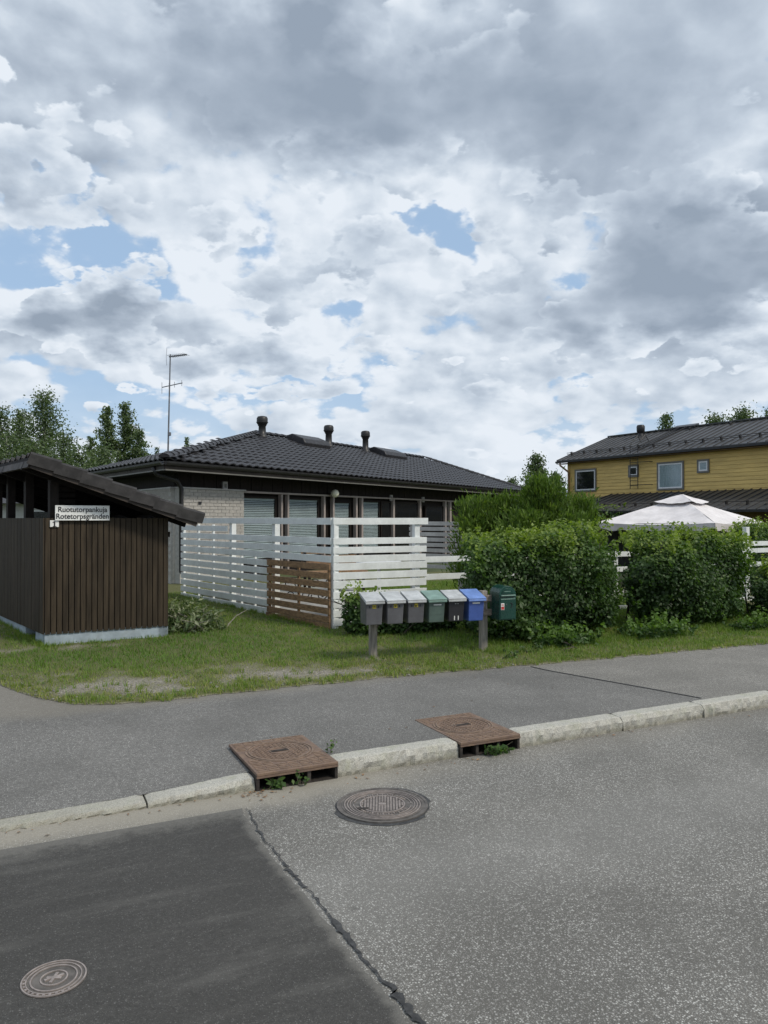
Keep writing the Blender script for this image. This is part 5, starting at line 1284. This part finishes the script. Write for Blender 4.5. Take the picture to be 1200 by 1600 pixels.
    # porch ladder hoops
    for px in (934, 946):
        g = gpx(px); p = Vector((*(W0+u*g+out*3.35).xy, 0)); 
        MB().tube([p+UP*1.2, p+UP*3.15]+[p+bk*(.25-.25*math.cos(a))+UP*(3.15+.28*math.sin(a)) for a in [math.pi*i/6 for i in range(1, 7)]]+[p+bk*.5+UP*2.4], .022, 6).build('hoop_rail', M['dark_metal'], t)
    # chimney pipe
    g = gpx(1001.5)+.5; p = A+u*g+sl*.80; zt = 8.15
    px = 1001.5; q = (px-600)/F
    base = A+sl*.86; g = (q*base.y-base.x)/(u.x-q*u.y); p = base+u*g; zt = EYE+(HZ-664)/F*p.y; h = zt-p.z
    MB().lathe(p, [(.2, -.2), (.17, .1), (.16, .12), (.16, h-.5), (.2, h-.45), (.24, h-.4), (.25, h-.1), (.2, h), (.001, h)], 16).build('chimney_pipe', M['dark_metal'], r_, smooth=True)
    base = A+sl*.95; q = (1052-600)/F; g = (q*base.y-base.x)/(u.x-q*u.y)
    MB().box(base+u*g, u*1.5, sl.normalized()*.45, nrm*.16).build('roof_vent', M['seam'], r_)
yellow()

# ------------------------------------------------------------------ garden canopy
def gazebo():
    t = empty('garden_gazebo', 'garden gazebo with off-white fabric canopy behind the hedge', 'gazebo')
    Nc = Vector((7.45, 17.0, 1.80)); ld = Vector((-.75, .663, 0)).normalized(); rd = Vector((.663, .75, 0)).normalized(); Ll, Lr = 2.85, 3.80
    c4 = [Nc, Nc+rd*Lr, Nc+rd*Lr+ld*Ll, Nc+ld*Ll]; ctr = (c4[0]+c4[2])/2
    zt = EYE+(HZ-785)/F*ctr.y; zap = EYE+(HZ-772.5)/F*ctr.y
    # lower canopy: sagging panels from valance to vent ring
    def grid(cs, topc, topr, zt_, sag, n=14, m_=8):
        vs = []; fs = []
        for k in range(4):
            A_, B_ = cs[k], cs[(k+1) % 4]; TA = topc+(A_-topc)*topr; TB = topc+(B_-topc)*topr; TA.z = TB.z = zt_; base = len(vs)
            for i in range(m_+1):
                v_ = i/m_
                for j_ in range(n+1):
                    x = j_/n; p = A_.lerp(B_, x).lerp(TA.lerp(TB, x), v_)
                    p = p-UP*(sag*math.sin(math.pi*x)*(math.sin(math.pi*(v_*.8+.1)))) - UP*.05*math.sin(math.pi*x)*(1-v_)+UP*.006*math.sin(x*19+v_*7+k)
                    vs.append(p)
            for i in range(m_):
                for j_ in range(n): a = base+i*(n+1)+j_; fs.append((a, a+1, a+n+2, a+n+1))
        return vs, fs
    vs, fs = grid(c4, ctr, .20, zt, .045); MB().add(vs, fs).build('canopy', M['canvas'], t, smooth=True)
    # valance
    va = MB(); va_v = []; va_f = []
    for k in range(4):
        A_, B_ = c4[k], c4[(k+1) % 4]; n = 26; b0 = len(va_v); o_ = (A_+B_)/2-ctr; o_.z = 0; o_.normalize()
        for j_ in range(n+1):
            x = j_/n; p = A_.lerp(B_, x)-UP*.05*math.sin(math.pi*x); va_v += [p+o_*.004, p+o_*(.012+.008*math.sin(j_*2.1))-UP*(.155+.022*math.sin(j_*1.3+k)+.012*math.sin(j_*.4))]
        for j_ in range(n): va_f.append((b0+2*j_, b0+2*j_+2, b0+2*j_+3, b0+2*j_+1))
    va.add(va_v, va_f).build('valance', M['canvas_trim'], t, smooth=True)
    # vent cap
    cc = [Vector((*(ctr+(p-ctr)*.33).xy, zt+.015)) for p in c4]; ap = Vector((*ctr.xy, zap))
    vs, fs = grid(cc, ctr, .03, zap, .012, 8, 5); MB().add(vs, fs).build('vent_cap', M['canvas'], t, smooth=True)
    ringm = MB()
    for k in range(4): a, e = cc[k], cc[(k+1) % 4]; ringm.bar(Vector((*(ctr+(a-ctr)*.6).xy, zt-.01)), Vector((*(ctr+(e-ctr)*.6).xy, zt-.01)), .03, .03)
    ringm.build('vent_ring', M['dark_metal'], t)
    for p in c4:
        q = ctr+(p-ctr)*.94; MB().box(Vector((q.x-.03, q.y-.03, .3)), (.055, 0, 0), (0, .055, 0), (0, 0, 1.5)).build('pole', M['dark_metal'], t)
        MB().bar(q+UP*(-.0), Vector((*(ctr+(q-ctr)*.2).xy, zt-.03)), .03, .03).build('rib', M['dark_metal'], t)
    for k in range(4):
        a, e = ctr+(c4[k]-ctr)*.94, ctr+(c4[(k+1) % 4]-ctr)*.94; MB().bar(a-UP*.04, e-UP*.04, .03, .04).build('beam', M['dark_metal'], t)
    # net curtain on the right side and back
    for (a, e, f0, f1) in ((c4[0], c4[1], .0, .55), (c4[3], c4[2], .0, 1.0), (c4[1], c4[2], .0, 1.0)):
        a = ctr+(a-ctr)*.93; e = ctr+(e-ctr)*.93; n = 40; vs = []; o_ = (e-a).normalized().cross(UP)
        for i in range(n+1):
            x = f0+(f1-f0)*i/n; p = a.lerp(e, x)+o_*.03*math.sin(i*1.9); vs += [Vector((*p.xy, 1.72)), Vector((*p.xy, .45))]
        MB().add(vs, [(2*i, 2*i+2, 2*i+3, 2*i+1) for i in range(n)]).build('net_curtain', M['net'], t, smooth=True)
gazebo()

# ------------------------------------------------------------------ hedges and shrubs
SH = .72
make_hedge('hedge', 3.40, 6.22, 3.45, 4.95, 1.64, 36000, 21, 'dense broad-leaved hedge behind the green mailbox, left of the fence gap', shear=SH, ex=3.0, shoots=80)
make_hedge('hedge', 6.48, 9.12, 3.45, 4.95, 1.57, 34000, 22, 'dense clipped hedge in front of the gazebo, right of the fence gap', shear=SH, ex=3.0, shoots=80)
make_hedge('hedge', 9.15, 13.0, 3.3, 4.7, 1.00, 30000, 23, 'lower shaggy hedge at the right edge of the picture', shear=SH, ex=3.0, shoots=80)
make_hedge('shrub', 12.2, 14.2, 6.4, 7.6, 1.75, 9000, 24, 'leafy shrub standing right of the gazebo behind the rail fence', cat='shrub', ex=2.2)
make_hedge('shrub', 1.85, 2.45, 4.85, 5.4, .78, 3000, 25, 'small dark bush at the foot of the brown fence panel corner', cat='shrub', ex=2.4, stems=5, shoots=10)
make_hedge('ground_shrub', 2.3, 3.7, 4.75, 5.4, .58, 6000, 26, 'low leafy plants along the white fence behind the grey mailboxes', cat='plants', ex=2.4, stems=8, shoots=16)
make_hedge('ground_shrub', 3.6, 4.7, 4.0, 5.0, .62, 6000, 27, 'low leafy plants behind the right post of the mailbox stand', cat='plants', ex=2.4, stems=8, shoots=14)
make_hedge('ground_shrub', 3.9, 4.9, 3.0, 3.5, .30, 900, 28, 'bright low weeds at the foot of the left hedge', cat='plants', ex=2.0, stems=1, shoots=30, mat='leaf_low', size=.065)
make_hedge('ground_shrub', 5.5, 6.7, 2.95, 3.7, .32, 750, 29, 'bright leafy plants in front of the gap between the hedges', cat='plants', ex=2.0, stems=1, shoots=34, mat='leaf_low', size=.065)
make_hedge('ground_shrub', 7.6, 9.0, 2.9, 3.4, .28, 900, 31, 'bright low weeds at the foot of the middle hedge', cat='plants', ex=2.0, stems=1, shoots=30, mat='leaf_low', size=.06)

def thuja(px, Y, ztop, rad, seed, label, n=11000):
    t = empty('thuja_bush', label, 'thuja', 'thuja bushes behind the hedge'); r_ = np.random.default_rng(seed)
    c = Vector(((px-600)/F*Y, Y, gz((px-600)/F*Y, Y))); H = ztop-c.z; P_, Dn, T_ = [], [], []
    nb = 190
    for i in range(nb):                            # upright fans of fine sprays
        h0 = r_.uniform(.05, .86); ang = r_.uniform(0, 2*np.pi); rr_ = rad*(1-.62*h0**1.7)*r_.uniform(.35, 1.0)
        b0 = np.array([c.x, c.y, c.z+h0*H*.93]); d = np.array([np.cos(ang)*rr_, np.sin(ang)*rr_, rr_*.55+.1+.12*H*(1-h0)*r_.random()])
        m_ = n//nb; u = r_.random(m_)**.6; p = b0+d*u[:, None]; sp = .035+.11*np.sin(np.pi*np.clip(u, 0, 1)); p = p+r_.normal(size=(m_, 3))*sp[:, None]*np.array([1, 1, .8])
        dd = d/np.linalg.norm(d)*.6+r_.normal(size=(m_, 3))*.42+np.array([0, 0, .75])
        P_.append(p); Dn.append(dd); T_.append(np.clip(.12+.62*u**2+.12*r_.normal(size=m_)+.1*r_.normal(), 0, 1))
    P_ = np.concatenate(P_); Dn = np.concatenate(Dn); T_ = np.concatenate(T_); Dn /= np.linalg.norm(Dn, axis=1, keepdims=True)
    k = (P_[:, 2] < ztop+.12) & (P_[:, 2] > c.z+.1); P_, Dn, T_ = P_[k], Dn[k], T_[k]; n = len(P_)
    L = r_.uniform(.07, .15, n)[:, None]; sdv = np.cross(Dn, r_.normal(size=(n, 3))); sdv /= np.linalg.norm(sdv, axis=1, keepdims=True); w_ = r_.uniform(.008, .018, n)[:, None]
    Vv = np.stack([P_-sdv*w_*.5, P_+Dn*L*.5+sdv*w_, P_+Dn*L, P_+Dn*L*.5-sdv*w_], 1).reshape(-1, 3); Ff = np.arange(n*4).reshape(-1, 4)
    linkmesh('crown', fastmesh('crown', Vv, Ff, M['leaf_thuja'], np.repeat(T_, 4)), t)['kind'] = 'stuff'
    MB().tube([c-UP*.05, c+UP*H*.6, c+UP*H*.9], [.06, .04, .015], 7).build('trunk', M['bark'], t)
thuja(748, 15.0, 2.45, .66, 41, 'rounded thuja nearest the dark house, left of the group', 13000)
thuja(795, 15.4, 2.52, .60, 42, 'broad thuja second from the dark house', 13000)
thuja(850, 14.6, 2.98, .66, 43, 'tallest bright green thuja in the middle of the group', 17000)
thuja(903, 14.9, 2.50, .55, 44, 'thuja next to the gazebo, right end of the group', 14000)
thuja(820, 14.2, 2.15, .75, 45, 'shorter thuja in front of the tall middle one', 13000)
thuja(885, 14.2, 2.1, .66, 46, 'short thuja at the front right of the group', 11000)

# weeds in the inlets
def weed(s, d, n, h, seed, label, spread=.07, z=0.0, size=.05, grp=None):
    r_ = np.random.default_rng(seed); t = empty('weed', label, 'weed'); q = random.Random(seed)
    mb = MB(); P_ = []
    for i in range(max(3, n//9)):
        b0 = K(s+q.uniform(-spread, spread)*.6, d, z); e = b0+Vector((q.uniform(-spread, spread), q.uniform(-spread, spread)*.6, h*q.uniform(.5, 1)))
        mb.tube([b0, b0.lerp(e, .5)+UP*.01, e], [.003, .0025, .0015], 4)
        for k in range(9): P_.append(b0.lerp(e, q.uniform(.2, 1.0))+Vector((q.gauss(0, .018), q.gauss(0, .012), q.gauss(0, .01))))
    mb.build('stems', M['leaf_stem'] if 'leaf_stem' in M else M['soil'], t)
    P_ = np.array([tuple(p) for p in P_]); P_[:, 2] = np.maximum(P_[:, 2], z+.008)
    Vv, Ff = leaves(P_, r_.normal(size=P_.shape)*.6+[0, -.5, .8], size, .6, .2, .3, r_)
    linkmesh('leaves', fastmesh('leaves', Vv, Ff, M['leaf_low'], np.repeat(np.clip(r_.normal(.45, .25, len(P_)), 0, 1), 4)), t)['kind'] = 'stuff'
weed(-.88, -.03, 50, .09, 1, 'small leafy weed growing in the left opening of the left drain', .08)
weed(-.70, -.05, 26, .11, 2, 'thin weed in front of the left drain divider', .04, size=.035)
weed(.93, -.06, 70, .10, 3, 'dense leafy weed spilling from the right drain mouth', .13)
weed(1.08, -.08, 40, .06, 4, 'flat leaves lying before the right drain opening', .08)
weed(-.365, .20, 26, .10, 5, 'pale sprig growing between the left drain and the kerb stone', .035, z=.12, size=.028)
weed(3.1, 2.75, 60, .12, 6, 'bright green weed by the foot of the right mailbox post', .12, z=.12, size=.05)
weed(3.6, 2.95, 60, .16, 7, 'leafy weed clump on the verge right of the mailbox stand', .16, z=.12, size=.055)

# dead leaves and bits lying on the sidewalk and in the gutter
mb = MB(); q = random.Random(12)
for i in range(90):
    if i < 45: s_, d_ = q.uniform(-2.6, 4), -abs(q.gauss(0, .10))-.02
    elif i < 60: s_, d_ = q.uniform(-2.6, 7), q.uniform(.3, 2.3)
    else: s_, d_ = q.gauss(-1.02, .06), -abs(q.gauss(0, .07))-.03
    c = K(s_, d_, (gsd(s_, d_) if d_ > 0 else 0)+.006); a = q.uniform(0, 6.3); L = q.uniform(.006, .020); x = Vector((math.cos(a), math.sin(a), .1))*L; y = Vector((-math.sin(a), math.cos(a), q.uniform(-.2, .3)))*L*.5
    mb.add([c-x, c-y+UP*.003, c+x, c+y+UP*.004], [(0, 1, 2), (0, 2, 3)])
tag(mb.build('leaf_litter', M['stain_wood']), 'scattered dead leaves and twigs on the pavement and in the gutter', 'leaf litter', kind='stuff')

# ------------------------------------------------------------------ trees
def tree(px, Y, pytop, spread, seed, label, kind='birch', n=5200, grp='trees behind the houses', low=.18):
    r_ = np.random.default_rng(seed); q = random.Random(seed); X = (px-600)/F*Y; base = Vector((X, Y, .3)); H = EYE+(HZ-pytop)/F*Y-.3
    t = empty(kind+'_tree', label, 'tree', grp)
    tr = MB(); top = base+UP*H*.97+Vector((q.uniform(-.2, .2), 0, 0)); tr.tube([base, base+UP*H*.4+Vector((q.uniform(-.2, .2), 0, 0)), base+UP*H*.75, top], [H*.016+.03, H*.012, H*.006, .015], 7)
    P_, T_ = [], []; nb = int(60+H*5); lim = MB()
    for i in range(nb):
        h = low+(1-low)*((i+q.random())/nb); a = q.uniform(0, 6.283)
        if kind == 'spruce': rr_ = spread*(1.02-h)**.85*q.uniform(.7, 1.05); dz_ = -.12*rr_
        elif kind == 'aspen': rr_ = spread*(min(1, (1-h)*1.6+.06)**.8)*q.uniform(.45, 1.15); dz_ = rr_*q.uniform(.8, 1.5)
        else: rr_ = spread*(min(1, (1-h)*1.25+.05)**.85)*q.uniform(.4, 1.15); dz_ = rr_*q.uniform(.2, .8)
        b0 = base+UP*H*h*.96; e = b0+Vector((math.cos(a)*rr_, math.sin(a)*rr_, dz_))
        if i % 3 == 0: lim.tube([b0, e], [.03+.02*(1-h), .01], 4)
        m_ = max(4, int(1.5*n/nb*(.4+1.1*rr_/max(spread, .1)))); u = r_.random(m_)**.7; p = np.array(b0)+(np.array(e)-np.array(b0))*u[:, None]
        s3 = np.array([.16, .16, .12])*spread*.75 if kind != 'spruce' else np.array([.10, .10, .05])*spread
        p = p+r_.normal(size=(m_, 3))*s3
        if kind == 'birch': p[:, 2] -= np.abs(r_.normal(size=m_))*.28*u
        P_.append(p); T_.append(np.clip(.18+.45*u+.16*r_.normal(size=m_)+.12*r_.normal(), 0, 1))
    tr.build('trunk', M['birch_bark'] if kind == 'birch' else M['bark'], t); lim.build('limbs', M['bark'], t)['kind'] = 'stuff'
    P_ = np.concatenate(P_); T_ = np.concatenate(T_); sz = .0034*Y*(1.0 if kind != 'spruce' else .9)
    Vv, Ff = leaves(P_, r_.normal(size=P_.shape)+[0, -.3, .5], sz, .65, .2, .6, r_)
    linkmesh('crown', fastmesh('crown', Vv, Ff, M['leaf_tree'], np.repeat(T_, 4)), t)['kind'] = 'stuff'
tree(68, 50, 605, 2.7, 1, 'tall pointed birch, highest at the left behind the shed', 'birch', 7500)
tree(32, 52, 634, 2.2, 2, 'birch left of the tallest pointed one', 'birch', 5200)
tree(2, 50, 628, 2.2, 3, 'birch at the left edge of the picture', 'birch', 4200)
tree(100, 48, 668, 2.4, 4, 'lower rounded birch right of the tallest pointed one', 'birch', 4200)
tree(-40, 47, 640, 2.2, 5, 'birch just beyond the left edge of the picture', 'birch', 3000)
tree(166, 60, 632, 1.35, 6, 'slim pointed aspen, left one of the tall pair', 'aspen', 5200, low=.08)
tree(196, 61, 626, 1.65, 7, 'slim pointed aspen, right one of the tall pair', 'aspen', 6000, low=.08)
tree(142, 58, 676, 1.6, 8, 'small spruce left of the tall aspen pair', 'spruce', 3000)
tree(218, 60, 668, 1.4, 9, 'small tree right of the tall aspen pair', 'aspen', 2600)
tree(122, 46, 694, 2.8, 10, 'bushy low tree behind the shed roof', 'birch', 4200, low=.05)
tree(55, 42, 688, 3.0, 11, 'broad low tree behind the shed roof at left', 'birch', 5200, low=.05)
tree(10, 42, 676, 3.0, 12, 'broad low tree behind the shed at the left edge', 'birch', 5200, low=.05)
tree(165, 50, 694, 2.8, 13, 'low bushy tree under the aspen pair', 'birch', 4200, low=.05)
tree(292, 60, 677, .9, 14, 'spruce tip peeping over the tiled hip roof', 'spruce', 1500)
tree(245, 60, 693, .8, 15, 'small spruce tip left of the antenna mast', 'spruce', 1200)
tree(838, 46, 706, 1.6, 16, 'dark tree between the brown house and the yellow house', 'birch', 6000, low=.1)
tree(868, 50, 736, 1.5, 17, 'lower tree beside the yellow house corner', 'birch', 4200, low=.1)
tree(800, 52, 745, 1.6, 18, 'low tree behind the end of the tiled roof', 'birch', 3500, low=.1)
tree(1042, 75, 641, 3.0, 19, 'spruce tip above the yellow house ridge', 'spruce', 6000)
tree(1118, 78, 644, 4.0, 20, 'pale tree top above the yellow house ridge', 'birch', 7000)
tree(1162, 78, 634, 4.2, 21, 'round tree top above the yellow house ridge at right', 'birch', 8000)
tree(1208, 76, 630, 3.2, 22, 'tree top at the right edge above the yellow house', 'birch', 7000)

# ------------------------------------------------------------------ far neighbours, seen under the shed roof
def far_house(px, Y, wid, label, wall, hz_=2.6):
    t = empty('far_house', label, 'house'); c = Vector(((px-600)/F*Y, Y, .3)); u = Vector((.95, .3, 0)).normalized(); v = Vector((-u.y, u.x, 0))
    MB().box(c, u*wid, v*6, UP*(hz_-.3)).build('wall', wall, t)
    rf = MB().prism([c-u*.5-v*.6+UP*(hz_-.3), c-u*.5+v*3+UP*(hz_+.9), c-u*.5+v*6.6+UP*(hz_-.3)], u*(wid+1)).build('roof', M['tile'], t)
    for i in range(int(wid/2.4)):
        f_ = MB().box(c+u*(.6+i*2.4)-v*.04+UP*.9, u*1.2, v*.04, UP*1.1).build('window', M['frame_white'], t)
        MB().box(c+u*(.68+i*2.4)-v*.05+UP*.98, u*1.04, v*.01, UP*.94).build('pane', M['glass_dark'], f_)
far_house(-160, 34, 9, 'pale low house far behind the shed posts', M['light_wall'])
make_hedge('far_hedge', -12.0, -7.2, 18, 20, 2.3, 9000, 60, 'green hedge far behind the shed posts', size=.12, cat='hedge', stems=6, shoots=4, z0=.3)
make_hedge('far_hedge', 14, 34, 24, 28, 2.6, 15000, 61, 'green hedge in front of the yellow house', size=.16, cat='hedge', stems=6, shoots=4, z0=.3)
wd = np.random.default_rng(77)                     # wooded skyline all round
P_ = np.stack([wd.uniform(-260, 260, 26000), np.zeros(26000), np.zeros(26000)], 1)
ang = wd.uniform(0, 2*np.pi, 26000); rad = 150+wd.normal(0, 5, 26000); hh = 8+2.5*np.sin(ang*23)+1.5*np.sin(ang*61+1)
P_ = np.stack([np.cos(ang)*rad, np.sin(ang)*rad+20, wd.random(26000)*hh], 1)
Vv, Ff = leaves(P_, wd.normal(size=P_.shape)+np.stack([-np.cos(ang), -np.sin(ang), 0*ang+.3], 1), 1.5, .7, .2, .3, wd)
tag(linkmesh('far_wood', fastmesh('far_wood', Vv, Ff, M['leaf_tree'], np.repeat(np.clip(wd.normal(.3, .2, 26000), 0, 1), 4))), 'distant belt of woodland round the neighbourhood', 'woodland', kind='stuff')
